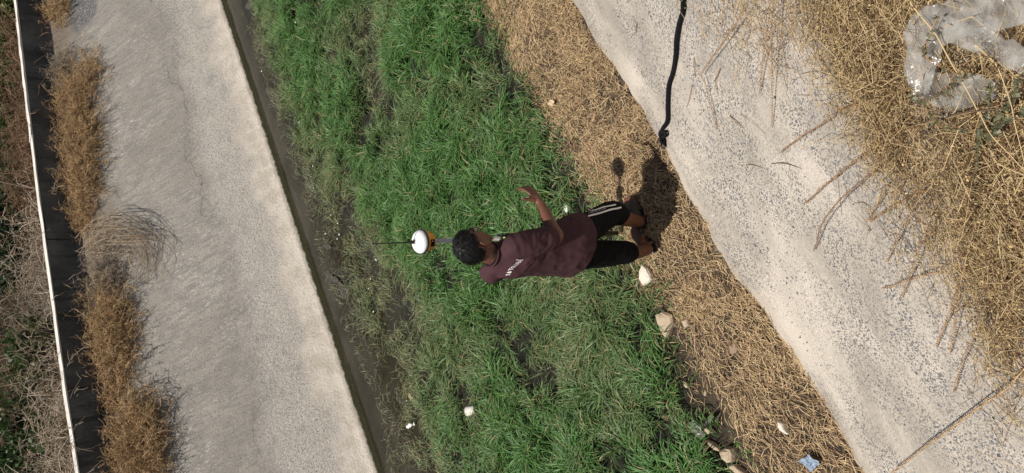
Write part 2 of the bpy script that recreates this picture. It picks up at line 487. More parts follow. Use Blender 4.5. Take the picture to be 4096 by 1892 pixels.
M = dict(near=mat_near(), far=mat_far(), wall=mat_wall(), soil=mat_soil(), water=mat_water(),
         blade=blademat('grass_blades', .28, .45, .35), straw=blademat('dry_straw', .12, .6, .3), twig=blademat('dry_twigs', .05, .75, .2),
         coping=pmat('limewashed_coping', (.62, .585, .52), .85, var=.3, vscale=4, bump=.3, bscale=40),
         bankdark=pmat('shade_dark_earth', (.022, .018, .012), .95, spec=0, var=.5, vscale=4, bump=.6, bscale=20),  # ground coloured near black in place of the shade under the brush
         bank=pmat('dry_brown_earth', (.10, .075, .05), .95, var=.4, vscale=4, bump=.6, bscale=20))

# ------------------------------------------------------------------ the setting
def grid(name, S, Cc, zf, mat, smooth=True, cf=None):
    ss, tt = np.meshgrid(S, Cc, indexing='ij')
    cc = cf(ss, tt) if cf else tt
    V = np.stack([ss, cc, zf(ss, cc, tt)], -1).reshape(-1, 3)
    a, b = len(S), len(Cc)
    i, j = np.meshgrid(np.arange(a - 1), np.arange(b - 1), indexing='ij')
    Q = np.stack([i * b + j, (i + 1) * b + j, (i + 1) * b + j + 1, i * b + j + 1], -1).reshape(-1, 4)
    o = mk(name, V, Q, mat, rotz=TH, smooth=smooth)
    return tag(o, kind='structure')

def near_edge(s): return NEARC + .095 * vfbm(s * 1.9, s * 0 + .3, 11, 4)
POOLS = [(5.56, 4.81, .30), (3.38, 5.8, .42), (3.08, 6.33, .40), (2.69, 6.6, .35), (4.81, 6.28, .34), (2.0, 6.5, .4), (6.2, 4.6, .2), (4.2, 6.0, .3)]
def bed_z(s, c):
    z = .012 + .03 * vfbm(s * 1.3, c * 1.3, 21, 3) + .02 * vfbm(s * 5, c * 5, 22, 2)
    z = z + .012 * np.exp(-((c - 2.55) / .22) ** 2)                      # straw piled against the bank
    far = np.clip((c - 5.2) / 1.7, 0, 1)
    z = z - .030 * far
    edge = toe(s) - .47 + .16 * vfbm(s * 1.4, s * 0 + 5.5, 23, 3)       # ragged margin of the open water
    z = np.where(c > edge, z - np.clip((c - edge) / .12, 0, 1) * .22, z)
    for ps, pc, pr in POOLS:
        z = z - .13 * np.exp(-(((s - ps) ** 2 + (c - pc) ** 2) / pr ** 2))
    # muddy runnel with stones at the foot of the straw
    z = z - .06 * np.exp(-(((s - .85) / .45) ** 2 + ((c - 3.02) / .12) ** 2))
    return z
sg = np.concatenate([np.arange(-14, -2, .25), np.arange(-2, 12, .05), np.arange(12, 24, .25)])
grid('channel_bed', sg, np.arange(2.1, 7.75, .05), lambda s, c, t: bed_z(s, c), M['soil'])
grid('water', np.arange(-14, 24.1, 1.0), np.array([3.6, 5., 6., 7.0]), lambda s, c, t: s * 0 + WATERZ, M['water'],
     cf=lambda s, t: np.where(t > 6.9, toe(s) + .02, t))
def near_z(s, c, t):
    d = np.clip((NEARC - t), -.3, 9)
    z = SL * (NEARC - t) + .030 * vfbm(s * .9, c * 1.3, 31, 3) * np.clip(d * 3, 0, 1) + .007 * vfbm(s * 5, c * 5, 33, 2)
    return z + .03 * np.exp(-((d - .12) / .10) ** 2)                     # rounded lip at the toe
sn = np.concatenate([np.arange(-14, -2, .3), np.arange(-2, 6, .04), np.arange(6, 24, .3)])
grid('near_bank', sn, np.concatenate([np.arange(-.1, NEARC + .02, .04), [NEARC + .06, NEARC + .12, NEARC + .2]]), near_z, M['near'],
     cf=lambda s, t: np.where(t > NEARC - .3, t + (near_edge(s) - NEARC) * np.clip((t - NEARC + .3) / .3, 0, 1), t))
def proud_stones():
    r = np.random.default_rng(91); n = 15000
    s = r.uniform(-.6, 4.2, n); t = 2.15 - 2.0 * r.random(n) ** .8
    k = r.random(n) < np.clip(.55 + 1.4 * vfbm(s * 1.6, t * 2.2, 92, 3), .04, 1); s, t = s[k], t[k]; n = len(s)
    z = near_z(s, t, t); C0 = np.stack([s, t, z], -1)
    nl = np.array([0, SL, 1.0]) / math.hypot(SL, 1); e1 = np.array([1.0, 0, 0]); e2 = np.cross(nl, e1)
    rad = r.uniform(.0028, .0062, n) * np.where(r.random(n) < .12, 1.6, 1); ph = r.uniform(0, 6.28, n); el = r.uniform(.5, 1, n); hh = rad * r.uniform(.25, .6, n)
    V = np.empty((n, 12, 3))
    for i in range(6):
        a = ph + i * math.pi / 3; q = rad * r.uniform(.75, 1.2, n)
        off = (q * np.cos(a))[:, None] * (np.cos(ph)[:, None] * e1 + np.sin(ph)[:, None] * e2) + (q * el * np.sin(a))[:, None] * (-np.sin(ph)[:, None] * e1 + np.cos(ph)[:, None] * e2)
        V[:, i] = C0 + off - nl * .003; V[:, 6 + i] = C0 + off * r.uniform(.55, .8, (n, 1)) + hh[:, None] * nl
    f = np.array([[i, (i + 1) % 6, 6 + (i + 1) % 6, 6 + i] for i in range(6)] + [[6, 7, 8, 9], [6, 9, 10, 11]])
    Q = (np.arange(n)[:, None, None] * 12 + f[None]).reshape(-1, 4)
    col = np.array([.10, .105, .12]) * r.uniform(.5, 2.2, (n, 1)); col = np.where(r.random((n, 1)) < .12, np.array([.42, .37, .31]), col)
    tag(mk('exposed_stones', V.reshape(-1, 3), Q, M['twig'], rotz=TH, colors=np.repeat(col, 12, 0)), 'small dark stones standing proud of the near concrete bank', 'gravel', kind='stuff')
proud_stones()
grid('near_bank_top', np.arange(-30, 41, 2.), np.array([-60, -20, -5., -1., -.1]), lambda s, c, t: 1.895 + 0 * s + .1 * vfbm(s * .3, c * .3, 41) * (c < -.5), M['bank'])
# far bank: smooth slope, a small drop at the toe, then the algae-grown footing under water
FT = [(-.40, -.34), (-.10, -.10), (-.015, .0), (0, .035), (.03, .055)]
def far_c(s, t):
    return np.where(t < 0, toe(s) + (t + 1) * 0 + np.interp(t, [-5, -4, -3, -2, -1], [f[0] for f in FT]), toe(s) + .06 + (wallc(s) + .03 - toe(s) - .06) * t)
def far_z(s, c, t):
    rag = .012 * vfbm(s * 6, s * 0, 51, 3)
    return np.where(t < 0, np.interp(t, [-5, -4, -3, -2, -1], [f[1] for f in FT]) + rag,
                    .07 + 1.88 * t + rag * (1 - t) + .018 * vfbm(s * .8, c * 1.2, 52, 3) * np.clip(t * 4, 0, 1) * np.clip((1 - t) * 8, 0, 1))
sf = np.concatenate([np.arange(-14, 0, .3), np.arange(0, 14, .06), np.arange(14, 26, .3)])
grid('far_bank', sf, np.array([-5, -4, -3, -2, -1] + list(np.linspace(0, 1, 48))), far_z, M['far'], cf=far_c)
grid('far_ground', np.concatenate([np.arange(-40, -14, 3), np.arange(-14, 30, .5), np.arange(30, 120, 6.)]), np.concatenate([[.02], np.arange(.3, 8, .4), np.geomspace(8.5, 260, 14)]),
     lambda s, c, t: 1.90 + .10 * vfbm(s * .7, c * .7, 61) * np.clip(t, 0, 1) + .012 * np.clip(t - 2, 0, 300), M['bankdark'], cf=lambda s, t: wallc(s) + .1 + t)

# parapet wall on top of the far bank
WTOP = 2.275
wall = empty('parapet_wall', wd(np.array([8.0, float(wallc(8.0)), 1.9])), 'low dark stained concrete parapet wall with white coping along the far bank', 'wall')
def wall_run(name, s0, s1, f0, f1, z0, z1, mat, n=24):
    S = np.linspace(s0, s1, n); mb = MB(); V = []
    for s in S:
        c = float(wallc(s)); j = .010 * fbm((s * 3, z1 * 9, 0))
        for (f, z) in ((f0, z0), (f1, z0), (f1, z1 + j), (f0, z1 + j)): V.append((s, c + f, z))
    F = [(4 * i + k, 4 * i + (k + 1) % 4, 4 * i + 4 + (k + 1) % 4, 4 * i + 4 + k) for i in range(n - 1) for k in range(4)]
    F += [(3, 2, 1, 0), tuple(4 * (n - 1) + k for k in range(4))]
    mb.add(wd(np.array(V)), F)
    return mb.build(name, mat, wall)
cuts = [-12, -6, -1, 2.2, 4.9, 7.3, 9.25, 11.8, 15, 20, 25]
for i in range(len(cuts) - 1):
    off = (i * 37 % 5 - 2) * .004
    wall_run('wall_panel', cuts[i] + .006, cuts[i + 1] - .006, off, .155 + off, 1.6, WTOP, M['wall'])
for a, b_, dz in ((-12, 9.25, 0), (9.25, 25, .012)):
    wall_run('coping', a + .004, b_ - .004, -.012, .165, WTOP + .009, WTOP + .024 + dz, M['coping'], 90)

# ------------------------------------------------------------------ grass in the bed
def unit(v): return v / (np.linalg.norm(v, axis=-1, keepdims=True) + 1e-9)
def pool_amt(s, c):
    a = 0 * s
    for ps, pc, pr in POOLS: a = np.maximum(a, np.exp(-(((s - ps) ** 2 + (c - pc) ** 2) / (pr * 1.05) ** 2)))
    return a
def straw_edge(s): return 2.97 + .13 * vfbm(s * 2.2, s * 0 + 3.1, 71, 3) + .2 * np.exp(-((s - 1.02) / .16) ** 2)
def lushness(s, c):
    """1 in the thick bright sward, 0 in the thin drowned grass along the water"""
    b = 5.75 + .5 * vfbm(s * .8, s * 0 + 1.7, 72, 2) + np.interp(s, [1, 3, 5, 7, 9], [.45, .10, .15, .65, .85])
    l = 1 / (1 + np.exp((c - b) / .26))
    l = l * np.clip(.78 + .7 * vfbm(s * 1.7, c * 1.7, 73, 3), .15, 1)
    return np.clip(l - .85 * pool_amt(s, c), 0, 1)
def make_grass():
    def sample(n, s0, s1):
        s = rng.uniform(s0, s1, n); c = rng.uniform(2.8, 7.0, n); return s, c
    S, Cc = [], []
    for n, a, b in ((300000, .2, 9.0), (45000, 9.0, 14.0), (30000, -4.0, .2)):
        s, c = sample(n, a, b); S.append(s); Cc.append(c)
    s = np.concatenate(S); c = np.concatenate(Cc)
    lu = lushness(s, c)
    clump = vfbm(s * 6.5, c * 6.5, 74, 2) + .55 * vfbm(s * 2.1, c * 2.1, 76, 2)
    se = straw_edge(s)
    into = np.clip((c - se) / .35, 0, 1)
    edge = toe(s) - .46 + .16 * vfbm(s * 1.4, s * 0 + 5.5, 23, 3)
    margin = np.clip((edge + .02 - c) / (.55 + .35 * vfbm(s * 2.5, c * 2.5, 78, 2)), 0, 1)
    stray = (c > edge) & (c < edge + .14) & (rng.random(len(s)) < .10)
    keep = (.72 + .28 * lu) * np.clip(.78 + 1.25 * clump, .05, 1) * np.where(c > se, .30 + .7 * into, 0)
    keep = keep * np.where(margin > 0, .07 + .93 * margin ** 1.6, 0) * (1 - .93 * pool_amt(s, c) * (vfbm(s * 9, c * 9, 79, 2) > -.25))
    keep = np.where((c < se) & (c > se - .12), .05, keep)
    for fp in ([(1960, 1240), (2019, 1304), (2115, 1431), (2190, 1530), (2260, 1660)], [(1790, 1080), (1900, 1150), (2010, 1260)], [(1560, 560), (1640, 600), (1800, 660)], [(2060, 560), (2160, 640), (2240, 760)]):
        q = np.array([sc(at_z(x, y))[:2] for x, y in fp])
        for a_, b_ in zip(q[:-1], q[1:]):
            ab = b_ - a_; tt = np.clip(((s - a_[0]) * ab[0] + (c - a_[1]) * ab[1]) / (ab @ ab), 0, 1)
            dd = np.hypot(s - a_[0] - tt * ab[0], c - a_[1] - tt * ab[1]) + .02 * vfbm(s * 8, c * 8, 88, 2)
            keep = keep * (1 - .85 * np.exp(-(dd / .045) ** 2))
    # bare mud runnel
    mud = np.exp(-(((s - .85) / .50) ** 2 + ((c - 3.03) / .11) ** 2)); keep = keep * (1 - .93 * mud)
    k = (rng.random(len(s)) < keep) | stray
    s, c, lu, clump, into = s[k], c[k], lu[k], clump[k], into[k]
    n = len(s)
    z0 = np.maximum(bed_z(s, c), WATERZ) - .004
    h = (.052 + .065 * lu * np.clip(.9 + 1.3 * clump, .15, 1.9)) * rng.uniform(.6, 1.35, n) * (.55 + .45 * into)
    # tufts lean together
    a = 2.6 * np.pi * vfbm(s * 3.0, c * 3.0, 75, 2) + rng.normal(0, 1.0, n)
    lean = rng.uniform(.35, 1.25, n) + .25 * (1 - lu)
    d = np.stack([np.cos(a), np.sin(a), 0 * a], -1)
    p0 = np.stack([s, c, z0], -1); upv = np.array([0, 0, 1.])
    p1 = p0 + (upv * (.60 * h)[:, None] + d * (.30 * h * lean)[:, None])
    p2 = p1 + (upv * (.22 * h)[:, None] + d * (.55 * h * lean)[:, None])
    p3 = p2 + (upv * (-.06 * h)[:, None] + d * (.45 * h * lean)[:, None])
    P = np.stack([p0, p1, p2, p3], 1)
    wdt = rng.uniform(.0042, .0088, n) * (.72 + .35 * lu)
    Wd = np.stack([wdt * .7, wdt, wdt * .8, wdt * .08], 1)
    sa = a + np.pi / 2 + rng.normal(0, .5, n)
    side = np.stack([np.cos(sa), np.sin(sa), rng.normal(0, .25, n)], -1)
    V, Q, own = strips(P, Wd, unit(side))
    g1 = np.array([.044, .120, .022]); g2 = np.array([.125, .240, .072]); dull = np.array([.175, .205, .100]); dead = np.array([.30, .245, .125])
    t = rng.random(n)[:, None]
    t = np.clip(t * .8 + .3 * clump[:, None] * .6 + .1, 0, 1); col = g1 * (1 - t) + g2 * t
    ll = np.clip(lu * 1.25, 0, 1)[:, None]
    col = col * ll + dull * (1 - ll)
    pd = np.where(c < straw_edge(s) + .35, .25 * (1 - into) + .06, .03 + .14 * (1 - lu) + .10 * (clump < -.35))
    col = np.where((rng.random(n) < pd)[:, None], dead * rng.uniform(.7, 1.2, (n, 1)), col)
    col = np.where((((c > toe(s) - .75) & (rng.random(n) < .45)))[:, None], np.array([.20, .175, .115]), col)
    col *= rng.uniform(.6, 1.4, (n, 1))
    o = mk('grass', V, Q, M['blade'], rotz=TH, colors=col[own])
    tag(o, 'lush green grass filling the channel bed', 'grass', kind='stuff')
make_grass()

# ------------------------------------------------------------------ straw along the foot of the near bank
def make_straw():
    n = 52000
    s = np.concatenate([rng.uniform(-.2, 5.2, 41000), rng.uniform(-5, 12, n - 41000)])
    c = rng.uniform(2.22, 3.12, n)
    ne = near_edge(s); se = straw_edge(s)
    keep = np.where(c < ne - .02 + .05 * vfbm(s * 6, s * 0 + 2.2, 85, 2), np.exp(-np.abs(ne - c) / .025), 1) * np.where(c > se, np.exp(-(c - se) / .06), 1)
    thin = np.clip(.70 + 1.5 * vfbm(s * 3.3, c * 3.3, 81, 4), .42, 1)
    mud = np.exp(-(((s - .85) / .50) ** 2 + ((c - 3.03) / .12) ** 2)); bare = np.exp(-(((s - .75) / .35) ** 2 + ((c - 2.72) / .12) ** 2))
    k = rng.random(n) < keep * thin * (1 - .95 * mud) * (1 - .6 * bare)
    s, c = s[k], c[k]; n = len(s)
    L = rng.uniform(.018, .10, n) * np.where(rng.random(n) < .12, 1.6, 1)
    a = np.where(rng.random(n) < .55, rng.normal(.35, .55, n) + .9 * vfbm(s * 2, c * 2, 82), rng.uniform(0, 2 * np.pi, n))
    bend = rng.normal(0, .35, n)
    tilt = rng.normal(0, .16, n)
    lift = rng.uniform(.002, .026, n)
    P = []
    for t in (-.5, 0, .5):
        x = s + L * t * np.cos(a + bend * t); y = c + L * t * np.sin(a + bend * t)
        z = np.maximum(bed_z(s, c), SL * (ne[k] - .012 - c) + .01) + lift + L * t * tilt
        P.append(np.stack([x, y, z], -1))
    P = np.stack(P, 1)
    r = rng.uniform(.0008, .0022, n)
    V, Q, own = tubes(P, np.stack([r, r, r * .6], 1), 3)
    c1, c2, c3 = np.array([.55, .38, .20]), np.array([.82, .63, .38]), np.array([.24, .155, .085])
    t = rng.random((n, 1)); col = c1 * (1 - t) + c2 * t
    col = np.where(rng.random((n, 1)) < .30, c3 * rng.uniform(.7, 1.4, (n, 1)), col)
    tag(mk('straw', V, Q, M['straw'], rotz=TH, colors=col[own]), 'trampled tan straw along the foot of the near bank', 'straw', kind='stuff')
make_straw()

# ------------------------------------------------------------------ dry bushes
def bush_parts(base, size, n, seed, dirn=(0, 0, 1), spread=1.0, curl=.6, twigs=6, thick=1.0, basis=None, wild=.22):
    """curved stems out of one root zone, with fine side twigs; sizes in metres"""
    r = np.random.default_rng(seed)
    base = np.asarray(base, float); size = np.asarray(size, float)
    u = r.normal(0, .38, (n, 3)) * size * np.array([1, 1, .12])
    if basis is not None: u = np.abs(u * np.array([0, 0, 1])) @ basis + (u * np.array([1, 1, 0])) @ basis
    d = r.normal(0, 1, (n, 3)) * spread; d[:, 2] = np.abs(d[:, 2]) * .6
    if basis is not None: d = d @ basis
    d = unit(d + np.asarray(dirn) * 1.1)
    L = r.uniform(.35, 1.0, n)[:, None] * (size[None, :] * 1.1 if basis is None else np.full((1, 3), size.mean() * .85))
    K = 6; P = np.empty((n, K, 3)); P[:, 0] = base + u
    dv = d.copy()
    for k in range(1, K):
        dv = unit(dv + r.normal(0, wild, (n, 3)) + np.array([0, 0, -.13 * curl * k / 2]))
        P[:, k] = P[:, k - 1] + dv * L / (K - 1)
    rad = r.uniform(.0018, .0042, n) * thick
    Rr = rad[:, None] * np.linspace(1, .35, K)[None]
    m = n * twigs
    idx = r.integers(0, n, m); kk = r.uniform(.8, K - 1.05, m); k0 = kk.astype(int); fr = (kk - k0)[:, None]
    a = P[idx, k0] * (1 - fr) + P[idx, k0 + 1] * fr
    td = unit(unit(P[idx, k0 + 1] - P[idx, k0]) * .8 + r.normal(0, .75, (m, 3)))
    tl = r.uniform(.05, .20, m)[:, None] * size.mean() * 1.1
    b1 = a + td * tl * .5; b2 = b1 + unit(td + r.normal(0, .35, (m, 3)) + np.array([0, 0, -.15])) * tl * .5
    TP = np.stack([a, b1, b2], 1); TR = np.repeat(r.uniform(.0010, .0022, m)[:, None], 3, 1) * thick * np.array([[1, .8, .4]])
    return P, Rr, TP, TR
def bush(name, base, size, n, seed, cols, label, cat='bush', group=None, leaf=None, **kw):
    o = empty(name, base, label, cat, group)
    P, Rr, TP, TR = bush_parts(base, size, n, seed, **kw)
    r = np.random.default_rng(seed + 1)
    c1, c2 = [np.array(c) for c in cols]
    for nm, PP, RR in (('stems', P, Rr), ('twigs', TP, TR)):
        V, Q, own = tubes(PP, RR, 3)
        t = r.random((len(PP), 1)); col = (c1 * (1 - t) + c2 * t) * r.uniform(.75, 1.25, (len(PP), 1))
        tag(mk(nm, V, Q, M['twig'], o, colors=col[own]), kind='stuff')
    if leaf is not None:
        lcol, per, ls = leaf
        m = len(TP) * per; idx = r.integers(0, len(TP), m); f = r.random(m)[:, None]
        c = TP[idx, 0] * (1 - f) + TP[idx, 2] * f + r.normal(0, .02, (m, 3))
        d = unit(r.normal(0, 1, (m, 3))); ll = r.uniform(.6, 1.3, m)[:, None] * ls
        PP = np.stack([c, c + d * ll * .5 + np.array([0, 0, .1]) * ll, c + d * ll], 1)
        side = unit(np.cross(d, r.normal(0, 1, (m, 3))))
        V, Q, own = strips(PP, np.stack([.12 * ll[:, 0], .55 * ll[:, 0], .06 * ll[:, 0]], 1), side)
        col = np.array(lcol) * r.uniform(.6, 1.4, (m, 1))
        tag(mk('leaves', V, Q, M['blade'], o, colors=col[own]), kind='stuff')
    return o
ORANGE = ((.30, .185, .090), (.60, .42, .235)); GREYTW = ((.24, .19, .14), (.42, .35, .27)); PALE = ((.30, .225, .16), (.62, .51, .39)); BROWN = ((.17, .10, .06), (.33, .21, .13))
def far_pt(x, y): return at_far(x, y)
upslope = FN * .28 + DS * .22
# clumps rooted at the foot of the wall, seen from right to left along the bank
BUSH = [
    (225, 40, (.50, .35, .40), 260, ORANGE, 'narrow tan dry clump at wall foot, nearest the coarse dark concrete patch', {}),
    (232, 290, (.45, .35, .55), 150, GREYTW, 'sparse grey dry weed leaning up over the dark wall', dict(spread=.7)),
    (300, 400, (.60, .50, .50), 480, ORANGE, 'dense orange-brown dry bush below wall where the row of weeds begins', {}),
    (345, 300, (.55, .45, .25), 160, ORANGE, 'thin dry weed sprig trailing down the slope beside dense bush', dict(dirn=tuple(DS * .9 + FN * .1))),
    (315, 560, (.62, .55, .45), 560, ORANGE, 'widest orange-brown dry bush in the middle of the wall row', {}),
    (325, 730, (.60, .50, .42), 480, ORANGE, 'matted tan dry bush beside the small gap in the weeds', {}),
    (330, 880, (.35, .28, .30), 200, ORANGE, 'small low tan dry tuft at wall foot above bare grey twigs', {}),
    (420, 1130, (.55, .50, .42), 260, GREYTW, 'loose greyish dry bush with olive stems on upper slope', {}),
    (435, 1290, (.60, .55, .45), 470, ORANGE, 'dense brown dry bush with dark hollow at its middle', {}),
    (460, 1430, (.55, .50, .40), 420, ORANGE, 'brown dry bush reaching pale stems down the concrete slope', {}),
    (450, 1590, (.30, .25, .30), 170, ORANGE, 'narrow dry tuft between two big bushes at wall foot', {}),
    (545, 1730, (.55, .50, .45), 520, ORANGE, 'rounded golden-brown dry bush casting dark shadow on slope', {}),
    (560, 1880, (.60, .55, .45), 520, ORANGE, 'golden-brown dry bush cut by the bottom edge of the picture', {}),
]
for i, (x, y, sz, n, cl, lab, kw) in enumerate(BUSH):
    k = dict(dirn=tuple(upslope), twigs=8, curl=.5, thick=1.25, spread=1.0, wild=.48, basis=np.stack([wd(np.array([1., 0, 0])), DS, FN])); k.update(kw)
    bush('dry_bush', far_pt(x + 8, y), (sz[0] * 1.15, sz[1] * .80, sz[2] * .75), int(n * 1.4), 100 + i, cl, lab, group='dry bushes along the far wall', **k)
# bare arching grey twigs on the slope
def arch():
    r = np.random.default_rng(55)
    a = at_far(380, 1010)
    o = empty('bare_shrub', a, 'bare grey arching shrub twigs drooping over the concrete slope', 'shrub')
    def sweep(pts, n, jit, r0):
        P = []
        for i in range(n):
            q = [at_far(x + r.normal(0, jit), y + r.normal(0, jit)) + FN * (h * .45 + r.uniform(0, .06)) for x, y, h in pts]
            P.append(spline(q, 1, 3)[0])
        P = np.array(P); return P, np.repeat(r.uniform(.5, 1, (n, 1)) * r0, P.shape[1], 1) * np.linspace(1, .4, P.shape[1])[None]
    for nm, pts, n, jit, r0 in (('twigs', [(370, 1000, .05), (440, 930, .25), (540, 930, .32), (610, 990, .25), (600, 1110, .08)], 34, 34, .0046),
                                ('twigs', [(380, 1020, .05), (450, 990, .15), (530, 960, .15), (590, 1010, .1), (575, 1080, .03)], 26, 40, .0036),
                                ('stems', [(390, 1010, .02), (480, 960, .12), (610, 970, .08), (690, 930, .02)], 9, 26, .004)):
        P, Rr = sweep(pts, n, jit, r0); V, Q, own = tubes(P, Rr, 3)
        c = np.array([.33, .25, .17]) * r.uniform(.6, 1.5, (len(P), 1)); tag(mk(nm, V, Q, M['twig'], o, colors=c[own]), kind='stuff')
arch()

# brush beyond the wall
def behind(s, off): return wd(np.array([s, float(wallc(s)) + off, 1.93 + .012 * max(0, off - 2)]))
BR = [
    (3.2, .85, (1.0, .7, .55), 420, PALE, 'pale tangled dry brush behind the wall at the bottom picture edge'),
    (4.3, 1.0, (1.0, .7, .55), 480, PALE, 'wide pale fan of dry brush behind wall'),
    (5.5, .9, (.9, .6, .50), 380, PALE, 'pale dry brush behind wall beside the olive shrub'),
    (6.7, 1.2, (.9, .7, .60), 300, GREYTW, 'greyish arching dry brush behind the wall above bare shrub'),
    (7.9, .9, (.9, .6, .55), 330, PALE, 'bleached twiggy brush behind the wall near its middle'),
    (9.2, .9, (1.0, .6, .50), 360, BROWN, 'brown dry brush behind the wall near the coping step'),
    (10.6, 1.0, (1.0, .7, .55), 340, BROWN, 'reddish-brown dry brush behind wall beyond coping step'),
    (12.1, .9, (1.0, .7, .50), 320, BROWN, 'brown dry brush behind wall beside the green corner shrub'),
    (14.2, 1.2, (1.2, .8, .6), 260, BROWN, 'far brown dry brush behind wall at the top picture edge'),
    (1.6, 1.0, (1.1, .8, .6), 260, PALE, 'pale dry brush behind wall past the bottom picture edge'),
]
for i, (s, off, sz, n, cl, lab) in enumerate(BR):
    bush('dry_brush', behind(s, off), (sz[0], sz[1], sz[2] * 2.2), int(n * 1.1), 200 + i, cl, lab, group='dry brush beyond the wall', dirn=(0, 0, .8), twigs=5, curl=1.5, thick=1.9)
BK = [(4.0, 3.4, (1.6, 1.2, .8), 260, BROWN), (7.0, 3.4, (1.6, 1.2, .8), 260, BROWN), (10.2, 3.6, (1.7, 1.2, .8), 260, BROWN), (13.5, 3.6, (1.7, 1.2, .8), 260, BROWN)]
LB = ['second row of brown brush behind the pale fan of brush', 'second row of brown brush behind the greyish arching brush', 'second row of brown brush behind the coping step', 'second row of brown brush in the far corner']
for i, (s, off, sz, n, cl) in enumerate(BK):
    bush('dry_brush', behind(s, off), (sz[0], sz[1], sz[2] * 1.9), int(n * .5), 240 + i, cl, LB[i], group='dry brush beyond the wall', dirn=(0, 0, .9), twigs=4, curl=.8, thick=2.2)
GR = [(3.4, 2.0, (.75, .6, .75), 90, (.05, .10, .025), 'dark green leafy shrub behind pale brush, lowest in the picture'),
      (5.0, 2.3, (.8, .6, .75), 90, (.05, .095, .025), 'green leafy shrub behind the wide pale fan of brush'),
      (5.9, 1.5, (.5, .4, .55), 70, (.11, .12, .05), 'soft olive-green shrub among pale brush behind wall'),
      (9.4, 2.4, (.8, .6, .70), 80, (.035, .06, .022), 'dark green shrub half hidden behind brown brush at coping step'),
      (11.6, 1.9, (.7, .5, .60), 80, (.055, .105, .03), 'small bright green shrub among brown brush behind wall'),
      (13.4, 1.6, (.8, .6, .75), 100, (.13, .17, .05), 'yellow-green corner shrub behind the end of the wall')]
for i, (s, off, sz, n, lc, lab) in enumerate(GR):
    bush('green_shrub', behind(s, off), (sz[0] * 1.5, sz[1] * 1.2, sz[2] * 1.9), int(n * 1.7), 260 + i, ((.10, .07, .045), (.18, .13, .08)), lab, 'shrub', 'green shrubs beyond the wall', leaf=(lc, 8, .075), dirn=(0, 0, .9), twigs=9, curl=.4)

# ------------------------------------------------------------------ weeds, rope and bag on the near bank
def make_litter():
    """mat of broken dry weeds on the near bank"""
    r = np.random.default_rng(301)
    # patches in picture coordinates, thrown onto the bank: centre x, y, spread x, y, count, lift
    PT = [(3000, 60, 110, 90, 300, .02), (3130, 170, 120, 110, 260, .02), (3420, 60, 150, 70, 1500, .05), (3480, 220, 110, 110, 1900, .05), (3560, 380, 90, 110, 1500, .05),
          (3600, 560, 70, 90, 900, .05), (3900, 300, 160, 180, 1800, .05), (3950, 600, 120, 130, 1700, .06), (4010, 850, 100, 130, 1700, .06), (4000, 1080, 90, 120, 1300, .05),
          (4050, 1300, 60, 130, 700, .05), (3700, 720, 110, 90, 420, .03), (3800, 950, 110, 110, 420, .03), (3620, 820, 110, 110, 160, .02), (4060, 1550, 60, 120, 140, .04), (3750, 30, 200, 40, 1100, .05),
          (4170, 400, 60, 400, 1500, .06), (3300, -90, 300, 60, 1500, .05), (3850, -90, 300, 60, 1500, .05), (4170, 1000, 60, 300, 1200, .06)]
    B, LF = [], []
    for x, y, sx, sy, n, lf in PT:
        n = int(n * .54)
        X = x + r.normal(0, sx, n) * .8; Y = y + r.normal(0, sy, n) * .8
        for a, b in zip(X, Y): B.append(at_near(a, b)); LF.append(lf)
    B = np.array(B); LF = np.array(LF); n = len(B)
    tvec = wd(np.array([1., 0, 0])); uvec = np.cross(NN, tvec)
    a = r.uniform(0, 2 * np.pi, n); L = r.uniform(.025, .15, n) * np.where(r.random(n) < .18, 2.0, 1)
    d = np.cos(a)[:, None] * tvec + np.sin(a)[:, None] * uvec + r.normal(0, .22, (n, 1)) * NN
    B = B + NN * (np.abs(r.normal(0, 1, n)) * LF + .006)[:, None]
    bend = r.normal(0, .15, (n, 3))
    P = np.stack([B - d * L[:, None] / 2, B + bend * L[:, None], B + d * L[:, None] / 2], 1)
    rad = r.uniform(.0006, .0015, n)
    V, Q, own = tubes(P, np.stack([rad, rad, rad * .6], 1), 3)
    t = r.random((n, 1)); col = np.array([.44, .30, .145]) * (1 - t) + np.array([.70, .54, .31]) * t
    col = np.where(r.random((n, 1)) < .32, np.array([.16, .095, .05]), col) * r.uniform(.8, 1.2, (n, 1))  # share of stems coloured dark brown for the shadowed holes in the mat
    tag(mk('dry_weed_litter', V, Q, M['straw'], colors=col[own]), 'tangled mat of broken dry weeds on the near bank', 'dry weeds', kind='stuff')
    # crumbled seed heads and husks caught in it
    m = 15000; idx = r.integers(0, n, m); c = B[idx] + r.normal(0, .012, (m, 3)) + NN * .006
    d = unit(r.normal(0, 1, (m, 3))); ls = r.uniform(.002, .0055, m)[:, None]
    side = unit(np.cross(d, r.normal(0, 1, (m, 3))))
    PP = np.stack([c - d * ls, c + NN * ls * .3, c + d * ls], 1)
    V, Q, own = strips(PP, np.stack([.3 * ls[:, 0], 1.3 * ls[:, 0], .3 * ls[:, 0]], 1), side)
    col = np.array([.46, .33, .16]) * r.uniform(.45, 1.35, (m, 1))
    tag(mk('seed_husks', V, Q, M['straw'], colors=col[own]), 'small tan seed husks scattered through the dry weeds', 'husks', kind='stuff')
make_litter()

